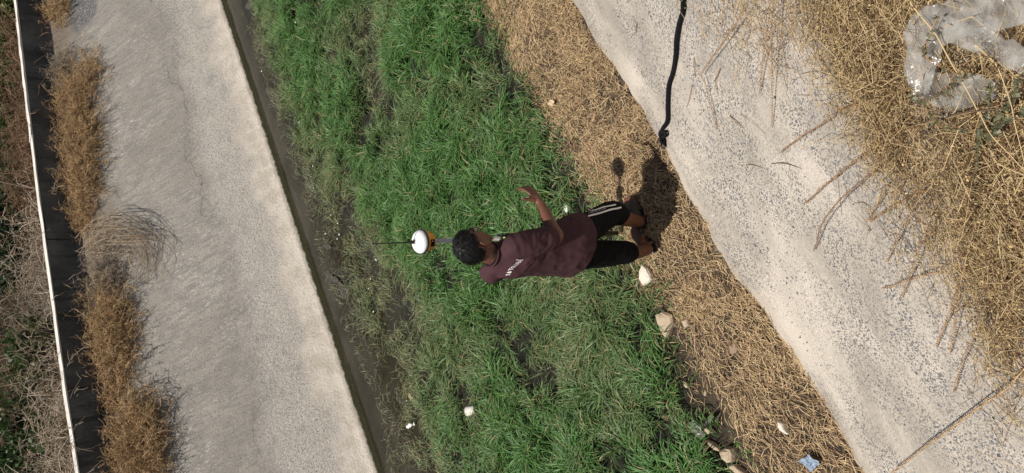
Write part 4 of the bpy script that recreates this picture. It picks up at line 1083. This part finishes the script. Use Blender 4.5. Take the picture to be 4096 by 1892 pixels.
# ------------------------------------------------------------------ satellite receiver on its surveying pole
M['polelight'] = pmat('grey_painted_pole', (.66, .62, .55), .5, var=.12, vscale=60)
M['poledark'] = pmat('black_pole_section', (.012, .012, .012), .5)
M['black'] = pmat('black_plastic', (.012, .012, .013), .4)
M['dome'] = pmat('white_radome', (.86, .86, .85), .35)
M['orange'] = pmat('orange_housing', (.72, .30, .025), .42)
M['navy'] = pmat('dark_bumper_ring', (.018, .02, .035), .45)
M['glass'] = pmat('display_glass', (.008, .008, .009), .12)
M['steel'] = pmat('bright_steel', (.6, .6, .6), .25, metal=1)
M['vial'] = pmat('green_vial', (.42, .60, .16), .2)
PF, PT_ = np.array([.028, 3.700, -.03]), np.array([-.027, 3.668, 1.625])
PAX = unit(PT_ - PF)
def make_pole():
    o = empty('survey_pole', PF, 'white and orange satellite receiver on a pole standing in front of the man', 'survey pole')
    mid = PF + PAX * .66
    MB().tube([mid, mid + PAX * .30, PT_], .0125, 16).build('upper_section', M['polelight'], o, smooth=True)
    MB().tube([PF + PAX * .10, PF + PAX * .3, mid + PAX * .02], .0145, 16).build('lower_section', M['poledark'], o, smooth=True)
    mb = MB(); mb.lathe(PF, PAX, [(.001, 0), (.008, .04), (.012, .10), (.012, .105)], 12); mb.build('point', M['steel'], o)
    # receiver
    b0 = PT_
    mb = MB(); mb.lathe(b0, PAX, [(.020, -.020), (.043, -.012), (.047, -.008), (.0645, .040), (.066, .046)], 40); hs = mb.build('receiver_housing', M['orange'], o, smooth=False)
    mb = MB(); mb.lathe(b0, PAX, [(.066, .0462), (.0695, .049), (.0695, .058), (.066, .061)], 40); mb.build('bumper_ring', M['navy'], o)
    prof = [(.0658, .0612)] + [(.0658 * math.cos(t), .0612 + .040 * math.sin(t)) for t in np.linspace(.06, 1.5, 12)]
    mb = MB(); mb.lathe(b0, PAX, prof, 40); dm = mb.build('radome', M['dome'], o, smooth=True)
    # display panel on the side towards the viewer
    v = unit(np.array([-.13, -1.0, 0])); v = unit(v - PAX * (v @ PAX)); hx = np.cross(v, PAX)
    sl = unit(PAX * .048 + v * .0175)
    c = b0 + PAX * .018 + v * .0575; nn = np.cross(hx, sl); nn = nn if nn @ v > 0 else -nn
    mb = MB(); mb.box(c, hx * .019, sl * .014, nn * .004); d = mb.build('display', M['glass'], o)
    mb = MB(); mb.box(c + nn * .0045 - hx * .010 + sl * .007, hx * .003, sl * .003, nn * .0006); mb.build('indicator', M['white'], d)
    # whip antenna
    apx = b0 + PAX * .101
    mb = MB(); mb.lathe(apx - PAX * .003, PAX, [(.019, 0), (.017, .005)], 20); mb.build('antenna_pad', M['polelight'], o)
    a = MB(); a.box(apx + PAX * .010, hx * .009, v * .009, PAX * .010); an = a.build('antenna_hinge', M['black'], o)
    MB().tube([apx + PAX * .018, apx + PAX * .10, apx + PAX * .20, apx + PAX * .268], [.0042, .0034, .0028, .0022], 8).build('antenna', M['poledark'], an)
    # bracket with bubble level
    c = PF + PAX * ((at_z(2030, 938, 1.1)[2] - PF[2]) / PAX[2]); c = PF + PAX * 1.13
    br = MB(); br.box(c, hx * .020, v * .024, PAX * .020).box(c + hx * .022 + v * .012, hx * .020, v * .016, PAX * .026)
    k = br.build('bracket', M['black'], o)
    mb = MB(); mb.lathe(c + v * .020 - hx * .006, unit(v + PAX * .8), [(.012, 0), (.012, .014)], 16); mb.build('vial_ring', M['black'], k)
    mb = MB(); mb.lathe(c + v * .020 - hx * .006, unit(v + PAX * .8), [(.007, .0142), (.007, .016)], 14); mb.build('bubble_vial', M['vial'], k)
    for q in (-.010, .012):
        mb = MB(); mb.lathe(c + hx * .026 + v * .028 + PAX * q, v, [(.0035, 0), (.0035, .003)], 10); mb.build('screw', M['steel'], k)
    mb = MB(); mb.box(c + PAX * .030 + hx * .012 + v * .01, unit(hx + PAX) * .018, v * .003, unit(PAX - hx) * .003); mb.build('clamp_lever', M['steel'], k)
    return hx, v
make_pole()

# ------------------------------------------------------------------ the man
A3 = lambda *v: np.array(v, float)
U3 = A3(0, 0, 1)
BF, BR_ = A3(.8, .6, 0), A3(.6, -.8, 0)                  # facing, his right
hF = unit(A3(.90, .38, -.20)); hR = unit(np.cross(hF, U3)); hU = np.cross(hR, hF)
NB, PV, HC = A3(-.102, 3.375, 1.385), A3(-.045, 3.345, .88), A3(-.048, 3.385, 1.522)
Rs, Re, Rw = A3(-.048, 3.270, 1.330), A3(-.006, 3.222, 1.072), A3(.187, 3.349, 1.075)
Ls, Le = A3(-.205, 3.495, 1.325), A3(-.165, 3.640, 1.090)
GRIP = PF + PAX * 1.06
RH, RK, RA = A3(.012, 3.285, .84), A3(.150, 3.357, .485), A3(.098, 3.448, .085)
LH, LK, LA = A3(-.112, 3.415, .84), A3(-.108, 3.405, .47), A3(-.088, 3.385, .085)
M['skin'] = pmat('brown_skin', (.138, .058, .034), .5, var=.18, vscale=18, spec=.35)
M['hair'] = pmat('black_hair', (.006, .005, .005), .5, spec=.4)
M['shirt'] = pmat('maroon_brown_jersey', (.062, .029, .033), .85, var=.10, vscale=9, spec=.12, bump=.15, bscale=900)
M['shorts'] = pmat('black_cotton', (.0055, .0055, .0065), .85, spec=.10, bump=.15, bscale=700)
M['print'] = pmat('white_print', (.74, .70, .66), .7)
M['greyprint'] = pmat('grey_print', (.30, .28, .27), .7)
M['sandal'] = pmat('dark_rubber_sandal', (.030, .024, .020), .7)
M['strap'] = pmat('brown_sandal_strap', (.10, .075, .055), .6)

def hand_fingers(mb, w0, hd, pu, pn, curl, thumb_up=True):
    """palm and five separate fingers; pn points to the palm side"""
    mb.ell(w0 + hd * .048, hd * .052, pu * .039, pn * .015, 16, 10)
    mb.chain([w0 - hd * .01, w0 + hd * .03], [.026, .024], 12)
    for off, ln, r in ((.028, .072, .0088), (.010, .080, .0090), (-.010, .074, .0086), (-.027, .058, .0078)):
        b = w0 + hd * .088 + pu * off; d1 = unit(hd + pn * curl * .5 + pu * off * 1.5); d2 = unit(hd + pn * curl * 1.6); d3 = unit(hd * .3 + pn * curl * 2.0 - pu * .05)
        mb.chain([b - d1 * .02, b + d1 * ln * .42, b + d1 * ln * .42 + d2 * ln * .33, b + d1 * ln * .42 + d2 * ln * .33 + d3 * ln * .25], [r * 1.05, r, r * .92, r * .78], 10, 3)
    t0 = w0 + hd * .026 + pu * .026
    mb.chain([t0, t0 + unit(pu + hd * .7 + pn * .2) * .034, t0 + unit(pu + hd * .7 + pn * .2) * .034 + unit(pu * .9 + hd * .55) * .034], [.0135, .0105, .0085], 10, 3)

def make_man():
    g = MB()
    # head
    g.ell(HC + hU * .020 - hF * .010, hR * .074, hF * .094, hU * .100, 24, 16)
    g.ell(HC - hU * .040 + hF * .022, hR * .058, hF * .066, hU * .072, 20, 14)
    g.ell(HC - hU * .092 + hF * .055, hR * .030, hF * .028, hU * .024)
    g.chain([HC + hF * .082 + hU * .012, HC + hF * .104 - hU * .022], [.009, .014], 10)
    g.ell(HC + hF * .082 + hU * .026, hR * .045, hF * .012, hU * .009)
    g.ell(HC + hF * .086 - hU * .055, hR * .022, hF * .010, hU * .010)
    for s in (-1, 1): g.ell(HC + s * hR * .082 - hF * .012 - hU * .014, hR * .013 + hF * -.004, hF * .025 - hR * s * .014, hU * .037 - hF * .008)
    g.chain([NB - U3 * .04, NB + (HC - NB) * .35 - hF * .012, HC - hU * .05 - hF * .022], [.062, .056, .056], 18)
    # trunk
    g.loft([(PV - U3 * .08, BR_ * .15, BF * .10), (PV + U3 * .02, BR_ * .15, BF * .105), (PV * .5 + NB * .5 - U3 * .02, BR_ * .13, BF * .09), (NB - U3 * .14, BR_ * .15, BF * .095), (NB - U3 * .05, BR_ * .14, BF * .075), (NB, BR_ * .06, BF * .055)], 24)
    # arms
    g.chain([Rs, Rs * .5 + Re * .5, Re, Re * .72 + Rw * .28, Rw], [.055, .047, .041, .041, .027], 16)
    hd = unit(A3(.74, .50, .34)); pu = unit(U3 * 1.0 - A3(.25, .1, 0)); pu = unit(pu - hd * (pu @ hd)); pn = np.cross(pu, hd)
    if pn @ BR_ > 0: pn = -pn
    hand_fingers(g, Rw + hd * .012, hd, pu, pn, .75)
    Lw = GRIP - unit(GRIP - Le) * .045 - BF * .02 + A3(-.03, .0, 0)
    g.chain([Ls, Ls * .5 + Le * .5, Le, Le * .7 + Lw * .3, Lw], [.055, .047, .041, .040, .027], 16)
    # left hand closed round the pole
    r1 = unit(GRIP - Lw); r1 = unit(r1 - PAX * (r1 @ PAX)); r2 = np.cross(PAX, r1)
    g.ell(GRIP - r1 * .028, r1 * .016, r2 * .036, PAX * .042, 14, 8)
    g.chain([Lw, GRIP - r1 * .035], [.026, .024], 12)
    for i, z in enumerate((.030, .010, -.010, -.029)):
        rr = .024
        g.chain([GRIP + PAX * z + rr * (math.cos(t) * r1 + math.sin(t) * r2) for t in (R(175), R(110), R(40), R(-30 + 6 * i))], [.0092, .009, .0086, .0076], 10, 3)
    g.chain([GRIP + PAX * .02 + .026 * (math.cos(t) * r1 - math.sin(t) * r2) for t in (R(160), R(95), R(35))], [.012, .0105, .009], 10, 3)
    # legs and feet
    def foot(heel, toe_, ank, gz):
        d = unit((toe_ - heel) * A3(1, 1, 0)); sd = np.cross(d, U3); L = .245
        h0 = A3(heel[0], heel[1], gz)
        g.loft([(h0 + d * .002 + U3 * .020, sd * .018, U3 * .014), (h0 + d * .025 + U3 * .034, sd * .031, U3 * .030), (h0 + d * .075 + U3 * .045, sd * .033, U3 * .043), (h0 + d * .135 + U3 * .032, sd * .040, U3 * .029),
                (h0 + d * .185 + U3 * .020, sd * .046, U3 * .018), (h0 + d * .208 + U3 * .016, sd * .042, U3 * .013)], 20)
        for i, (o_, l_, r_) in enumerate(((-.030, .038, .0125), (-.010, .034, .0095), (.007, .029, .0088), (.022, .024, .0082), (.034, .018, .0078))):
            o2 = o_ * (1 if heel is LHL else 1)
            b = h0 + d * .205 + sd * o2 * side_sign(heel) + U3 * .013
            g.chain([b - d * .01, b + d * l_ * .6, b + d * l_ - U3 * .003], [r_, r_, r_ * .85], 10, 3)
        return h0, d, sd
    def side_sign(heel): return 1 if heel is RHL else -1
    global RHL, LHL
    RHL, LHL = A3(.070, 3.468, 0), A3(-.092, 3.385, 0)
    RTO, LTO = A3(.279, 3.606, 0), A3(.05, 3.575, 0)
    gz = {}
    for nm, hh in (('r', RHL), ('l', LHL)):
        q = sc(hh); gz[nm] = float(bed_z(q[0], q[1])) + .030
    ra = RA + A3(0, 0, gz['r'] - .02); la = LA + A3(0, 0, gz['l'] - .02)
    g.chain([RH, RH * .5 + RK * .5, RK, RK * .65 + ra * .35 - BF * .018, ra], [.070, .068, .055, .052, .036], 18)
    g.chain([LH, LH * .5 + LK * .5, LK, LK * .65 + la * .35 - BF * .018, la], [.070, .068, .055, .052, .036], 18)
    fr = foot(RHL, RTO, ra, gz['r']); fl = foot(LHL, LTO, la, gz['l'])
    g.chain([ra + U3 * .03, RHL + U3 * (gz['r'] + .045) + fr[1] * .04], [.036, .034], 14)
    g.chain([la + U3 * .03, LHL + U3 * (gz['l'] + .045) + fl[1] * .04], [.036, .034], 14)
    V, F, N = remesh(g, .0042, 4)
    man = mk('person', V, F, M['skin'], origin=A3(-.01, 3.43, gz['r']), smooth=True)
    tag(man, 'man in maroon t-shirt and black shorts standing in straw, holding the survey pole', 'person')
    for s in (-1, 1):
        mb = MB(); mb.ell(HC + hF * .078 + s * hR * .031 + hU * .008, hR * .013, hF * .012, hU * .010, 12, 8); mb.build('eye', pmat('eye_white', (.55, .5, .47), .2), man, smooth=True)
        mb = MB(); mb.chain([HC + hF * (.092 - .02 * k) + s * hR * (.014 + .022 * k) + hU * (.034 + .004 * math.sin(k * 1.6)) for k in (0, 1, 2)], [.0035, .0042, .0028], 8); mb.build('eyebrow', M['hair'], man)
    # sandals
    for (h0, d, sd), nm in ((fr, 'r'), (fl, 'l')):
        mb = MB(); b = h0 - U3 * .004
        mb.loft([(b - d * .012 + U3 * z, a_, c_) for z, a_, c_ in ()] or [(b + d * .118 - U3 * .022, d * .130, sd * .044), (b + d * .118 - U3 * .004, d * .134, sd * .047), (b + d * .118 + U3 * .002, d * .132, sd * .046)], 24)
        sa = mb.build('sandal', M['sandal'], man)
        if nm == 'r':
            q = MB(); q.loft([(h0 + d * -.004 + U3 * .020, sd * .024, U3 * .020), (h0 + d * .025 + U3 * .034, sd * .037, U3 * .038), (h0 + d * .075 + U3 * .038, sd * .039, U3 * .050), (h0 + d * .135 + U3 * .030, sd * .046, U3 * .037), (h0 + d * .175 + U3 * .020, sd * .050, U3 * .026)], 20); q.build('upper', M['sandal'], sa, smooth=True)
        for (f0, wd_, hh) in ((.165, .050, .046), (.115, .046, .070), (.030, .040, .070)):
            P = [b + d * (f0 + .012 * math.cos(t * 2)) + sd * wd_ * math.cos(t) + U3 * (hh * math.sin(t)) for t in np.linspace(0, math.pi, 12)]
            V, Q, _ = strips(np.array(P)[None], np.full((1, 12), .046 if f0 > .1 else .022), unit(d)[None])
            st = mk('strap', V, Q, M['strap'] if nm == 'l' else M['sandal'], sa)
            sm = st.modifiers.new('thickness', 'SOLIDIFY'); sm.thickness = .003; sm.offset = 1
    return man, gz
MAN, GZ = make_man()

def cloth(mb, voxel, cuts, amp, seed, fold):
    V, F, N = remesh(mb, voxel, 8)
    keep = []
    for f in F:
        c = V[list(f)].mean(0); n = N[list(f)].mean(0); ok = True
        for (p, ax, rad) in cuts:
            if (c - p) @ ax > -.012 and n @ ax > .45 and np.linalg.norm((c - p) - ax * ((c - p) @ ax)) < rad: ok = False
        if ok: keep.append(f)
    D = np.array([fold(v, n) for v, n in zip(V, N)])
    V = V + N * D[:, None]
    used = sorted({i for f in keep for i in f}); mp = {i: k for k, i in enumerate(used)}
    return V[used], [tuple(mp[i] for i in f) for f in keep]
def ridged(p, s): return 1 - abs(mnoise.noise(Vector((p[0] * s, p[1] * s, p[2] * s)))) * 2
def make_shirt():
    g = MB()
    hem = at_z(2296, 976, .775)
    cs = [(hem + A3(-.006, .012, 0), .228, .178), (PV * .6 + hem * .4 + U3 * (.88 - (PV * .6 + hem * .4)[2]) + A3(-.014, .01, 0), .208, .158), (A3(-.082, 3.366, 1.00), .180, .126), (A3(-.096, 3.366, 1.13), .160, .112), (A3(-.118, 3.368, 1.25), .155, .106),
          (A3(-.118, 3.372, 1.32), .145, .094), (A3(-.110, 3.374, 1.365), .112, .078), (NB + U3 * .018, .073, .066), (NB + U3 * .030, .068, .062)]
    g.loft([(c, BR_ * a, BF * b) for c, a, b in cs], 32)
    se = Rs + (Re - Rs) * .80; le = Ls + (Le - Ls) * .72
    g.chain([Rs - BR_ * .06 + U3 * .008, Rs + U3 * .002, Rs * .6 + se * .4, se], [.058, .070, .071, .069], 20)
    g.chain([Ls + BR_ * .06 + U3 * .008, Ls + U3 * .002, Ls * .6 + le * .4, le], [.058, .066, .068, .068], 20)
    ra = unit(Re - Rs); la = unit(Le - Ls)
    cuts = [(hem, -U3, .4), (se + ra * .067, ra, .12), (le + la * .066, la, .12)]
    def fold(v, n):
        h = np.clip((1.42 - v[2]) / .7, 0, 1)
        q = A3(v[0] * 1.0 + v[1] * .4, v[1] * 1.0, v[2] * .42)
        f = .0075 * h * ridged(q, 11) + .004 * ridged(A3(v[0], v[1], v[2] * .8) + 5, 17)
        d = np.linalg.norm(v - (Rs * .45 + Re * .55)); f += .0085 * max(0, 1 - d / .17) * ridged(A3(v[0] * .8 + v[2] * .9, v[1] * .7, v[2] * 1.5), 17)
        d = np.linalg.norm(v - (Rs - BR_ * .03 - U3 * .10 - BF * .04)); f += .009 * max(0, 1 - d / .13) * ridged(A3(v[0] + v[2] * .7, v[1], v[2] * .9), 15)
        return f - .004
    V, F = cloth(g, .0065, cuts, 0, 1, fold)
    sh = mk('tshirt', V, F, M['shirt'], MAN, smooth=True)
    # neck band
    ring = [NB + U3 * .024 + BR_ * .070 * math.cos(t) + BF * .064 * math.sin(t) + U3 * (-.012 * math.sin(t)) for t in np.linspace(0, 2 * math.pi, 33)]
    MB().tube(ring, .006, 8).build('collar', M['shirt'], sh, smooth=True)
    ring = [NB + U3 * (.040 - .020 * math.sin(t)) + BR_ * .062 * math.cos(t) + BF * .060 * math.sin(t) for t in np.linspace(0, 2 * math.pi, 33)]
    MB().tube(ring, .0028, 6).build('neck_cord', M['black'], MAN, smooth=True)
    return sh, V, F
SHIRT, SV, SF = make_shirt()
def make_shorts():
    g = MB()
    q = .30; rend = RK + (RA - RK) * .24; lend = LK + (LA - LK) * .46
    g.loft([(PV - U3 * .10, BR_ * .155, BF * .115), (PV + U3 * .00, BR_ * .16, BF * .12), (PV + U3 * .10, BR_ * .145, BF * .105)], 24)
    g.chain([RH, RH * .5 + RK * .5, RK - BF * .006, rend], [.090, .086, .074, .070], 20)
    g.chain([LH, LH * .5 + LK * .5, LK, lend], [.102, .094, .080, .074], 20)
    ra, la = unit(RA - RK), unit(LA - LK)
    cuts = [(rend + ra * .066, ra, .12), (lend + la * .068, la, .12)]
    def fold(v, n): return .006 * ridged(A3(v[0], v[1], v[2] * .6), 13) + .003 * ridged(v + 3, 25) - .003
    V, F = cloth(g, .0065, cuts, 0, 2, fold)
    F = [f for f in F if V[list(f)][:, 2].mean() < .80]
    return mk('shorts', V, F, M['shorts'], MAN, smooth=True), V, F
SHORTS, HV, HF_ = make_shorts()

# prints laid on the cloth, set in the place where they are worn
def cast(bvh, x, y, lift):
    d = unit(ray(x, y)); h = bvh.ray_cast(Vector(CAM), Vector(d))
    return None if h[0] is None else np.array(h[0]) - d * lift
def text_mesh(txt, bold):
    cu = bpy.data.curves.new('t', 'FONT'); cu.body = txt; cu.size = 1.0; cu.offset = bold; cu.resolution_u = 3
    ob = bpy.data.objects.new('t', cu); COL.objects.link(ob)
    dg = bpy.context.evaluated_depsgraph_get(); ev = ob.evaluated_get(dg); me = ev.to_mesh()
    V = np.array([v.co[:] for v in me.vertices]); F = [tuple(p.vertices) for p in me.polygons]
    ev.to_mesh_clear(); bpy.data.objects.remove(ob); bpy.data.curves.remove(cu)
    return V, F
def lay(name, V2, F, fn, bvh, lift, mat, parent):
    W = []
    for v in V2:
        x, y = fn(v[0], v[1]); p = cast(bvh, x, y, lift)
        W.append(p if p is not None else (W[-1] if W else np.zeros(3)))
    return mk(name, W, F, mat, parent)
sb = BVHTree.FromPolygons([tuple(v) for v in SV], SF); hb = BVHTree.FromPolygons([tuple(v) for v in HV], HF_)
BL = [(2040, 1108), (2046, 1096), (2052, 1083), (2062, 1075), (2069, 1069), (2076, 1063), (2084, 1056), (2092, 1047), (2096, 1042)]
def back(tx, ty):
    k = min(max(tx, 0), len(BL) - 1.001); i = int(k); f = k - i
    return BL[i][0] + (BL[i + 1][0] - BL[i][0]) * f - 18.5 * ty, BL[i][1] + (BL[i + 1][1] - BL[i][1]) * f + 1.0 * ty - 7
def letter(ch, k, w_, bold=.035, h=1.0):
    V, F = text_mesh(ch, bold)
    if len(V) == 0: return
    x0, x1, y0, y1 = V[:, 0].min(), V[:, 0].max(), V[:, 1].min(), V[:, 1].max()
    V[:, 0] = k - w_ / 2 + (V[:, 0] - x0) / (x1 - x0) * w_; V[:, 1] = (V[:, 1] - y0) / (y1 - y0) * h
    lay('back_letter', V, F, back, sb, .003, M['print'], SHIRT)
for ch, k, w_ in (('m', .0, .86), ('T', 2.0, .85), ('O', 3.0, .85), ('L', 4.0, .75), ('U', 5.0, .85), ('B', 6.0, .8), ('E', 7.0, .8)): letter(ch, k, w_)
dr = [(1.0, 1.15)] + [(1.0 + .36 * math.sin(t), .34 - .36 * math.cos(t) * .95) for t in np.linspace(2.4, -2.4, 17)]
lay('back_drop', np.array(dr), [tuple(range(len(dr)))], back, sb, .003, M['print'], SHIRT)
rg = [(7.35 + .36 * r_ * math.cos(t), 1.35 + .26 * r_ * math.sin(t)) for t in np.linspace(0, 2 * math.pi, 21)[:-1] for r_ in (.72, 1.0)]
lay('trademark_ring', np.array(rg), [(2 * i, 2 * i + 1, (2 * i + 3) % 40, (2 * i + 2) % 40) for i in range(20)], back, sb, .003, M['print'], SHIRT)
V, F = text_mesh('TM', .01); V[:, 0] = 7.12 + V[:, 0] / V[:, 0].max() * .46; V[:, 1] = 1.24 + V[:, 1] / V[:, 1].max() * .22
lay('trademark', V, F, back, sb, .003, M['print'], SHIRT)
def stripe(pts, hw):
    P, _ = spline([A3(x, y, 0) for x, y in pts], 1, 6); T = unit(np.gradient(P, axis=0)); S = np.stack([-T[:, 1], T[:, 0]], -1)
    W = []
    for p, s in zip(P, S):
        for sg_ in (-1, 1):
            q = None
            for k in (1, .6, .2, -.3, -.8):
                q = cast(hb, p[0] + sg_ * hw * k * s[0], p[1] + sg_ * hw * k * s[1], .0035)
                if q is not None: break
            W.append(q)
    F = [(2 * i, 2 * i + 1, 2 * i + 3, 2 * i + 2) for i in range(len(P) - 1) if all(W[j] is not None for j in (2 * i, 2 * i + 1, 2 * i + 2, 2 * i + 3))]
    W = [w if w is not None else np.zeros(3) for w in W]
    us = sorted({i for f in F for i in f}); mp = {i: k for k, i in enumerate(us)}
    if us: mk('stripe', [W[i] for i in us], [tuple(mp[i] for i in f) for f in F], M['print'], SHORTS)
stripe([(2296, 856), (2340, 846), (2380, 840), (2410, 829), (2440, 823), (2464, 818)], 2.6)
stripe([(2318, 873), (2360, 862), (2400, 852), (2440, 839), (2470, 833), (2486, 829)], 3.2)
V, F = text_mesh('HOZDA', .012); sx, sy = V[:, 0].max(), V[:, 1].max()
lay('leg_lettering', np.stack([V[:, 0] / sx, V[:, 1] / sy, V[:, 0] * 0], -1), F, lambda a, b: (2352 + 72 * a, 856 - 20 * a - 8 * b), hb, .003, M['greyprint'], SHORTS)

def make_hair():
    r = np.random.default_rng(5)
    c0 = HC + hU * .024 - hF * .012
    mb = MB(); mb.ell(A3(0, 0, 0), A3(.0765, 0, 0), A3(0, .0960, 0), A3(0, 0, .0985), 48, 32)
    L = np.concatenate(mb.V)
    def hairy(p):                                     # p in head axes (right, forward, up)
        x, f, u = p
        line = .040 + .55 * max(0, .035 - abs(u - .075)) if u > .02 else .012 - .35 * (.02 - u)
        if f > (.068 if u > .045 else line) and u < .062: return False
        if u < -.062 - .25 * max(0, f): return False
        if abs(x) > .055 and -.080 < u < .006 and -.034 < f < .04: return False   # round the ears
        return True
    W = []
    for p in L:
        k = 1 + .030 * fbm(p, 40, 3) + .03 * fbm(p + 3, 16, 2)
        if not hairy(p): k = .80
        q = p * k; W.append(c0 + hR * q[0] + hF * q[1] + hU * q[2])
    hair = mk('hair', W, mb.F, M['hair'], MAN, smooth=True)
    n = 5200; d = unit(r.normal(0, 1, (n, 3))); P0 = d * np.array([.076, .0955, .098]); ok = np.array([hairy(p) for p in P0]); P0 = P0[ok]; d = d[ok]; n = len(P0)
    crown = np.array([0, -.045, .10]); flow = P0 - crown; flow = flow - d * np.sum(flow * d, 1, keepdims=True)
    flow = unit(flow) + .35 * np.stack([vnoise2(P0[:, 0] * 60, P0[:, 1] * 60, 1), vnoise2(P0[:, 1] * 60, P0[:, 2] * 60, 2), vnoise2(P0[:, 2] * 60, P0[:, 0] * 60, 3)], -1) + r.normal(0, .18, (n, 3))
    ln = r.uniform(.012, .026, (n, 1)); lo = np.where((P0[:, 2] < -.02)[:, None], .5, 1.0); ln = ln * lo
    p1 = P0 + unit(d * .35 + flow) * ln * .45; p2 = p1 + unit(flow + d * .12) * ln * .6
    B = np.stack([hR, hF, hU]); T = lambda q: c0 + q @ B
    PP = np.stack([T(P0), T(p1), T(p2)], 1)
    V, Q, own = tubes(PP, np.repeat(np.array([[.0011, .0010, .0004]]), n, 0), 3)
    tag(mk('strands', V, Q, M['hair'], hair), kind='stuff')
    n = 260; t = r.uniform(-1, 1, n); q = np.stack([t * .035, .070 - .03 * t * t + r.normal(0, .004, n), -.095 + .015 * t * t + r.normal(0, .010, n)], -1)
    a = HC + q @ B; b = a + (hF * .004 - hU * .009) + r.normal(0, .0015, (n, 3))
    V, Q, own = tubes(np.stack([a - hF * .006, a, b], 1), np.full((n, 3), .0009), 3)
    tag(mk('beard', V, Q, M['hair'], MAN), kind='stuff')
make_hair()
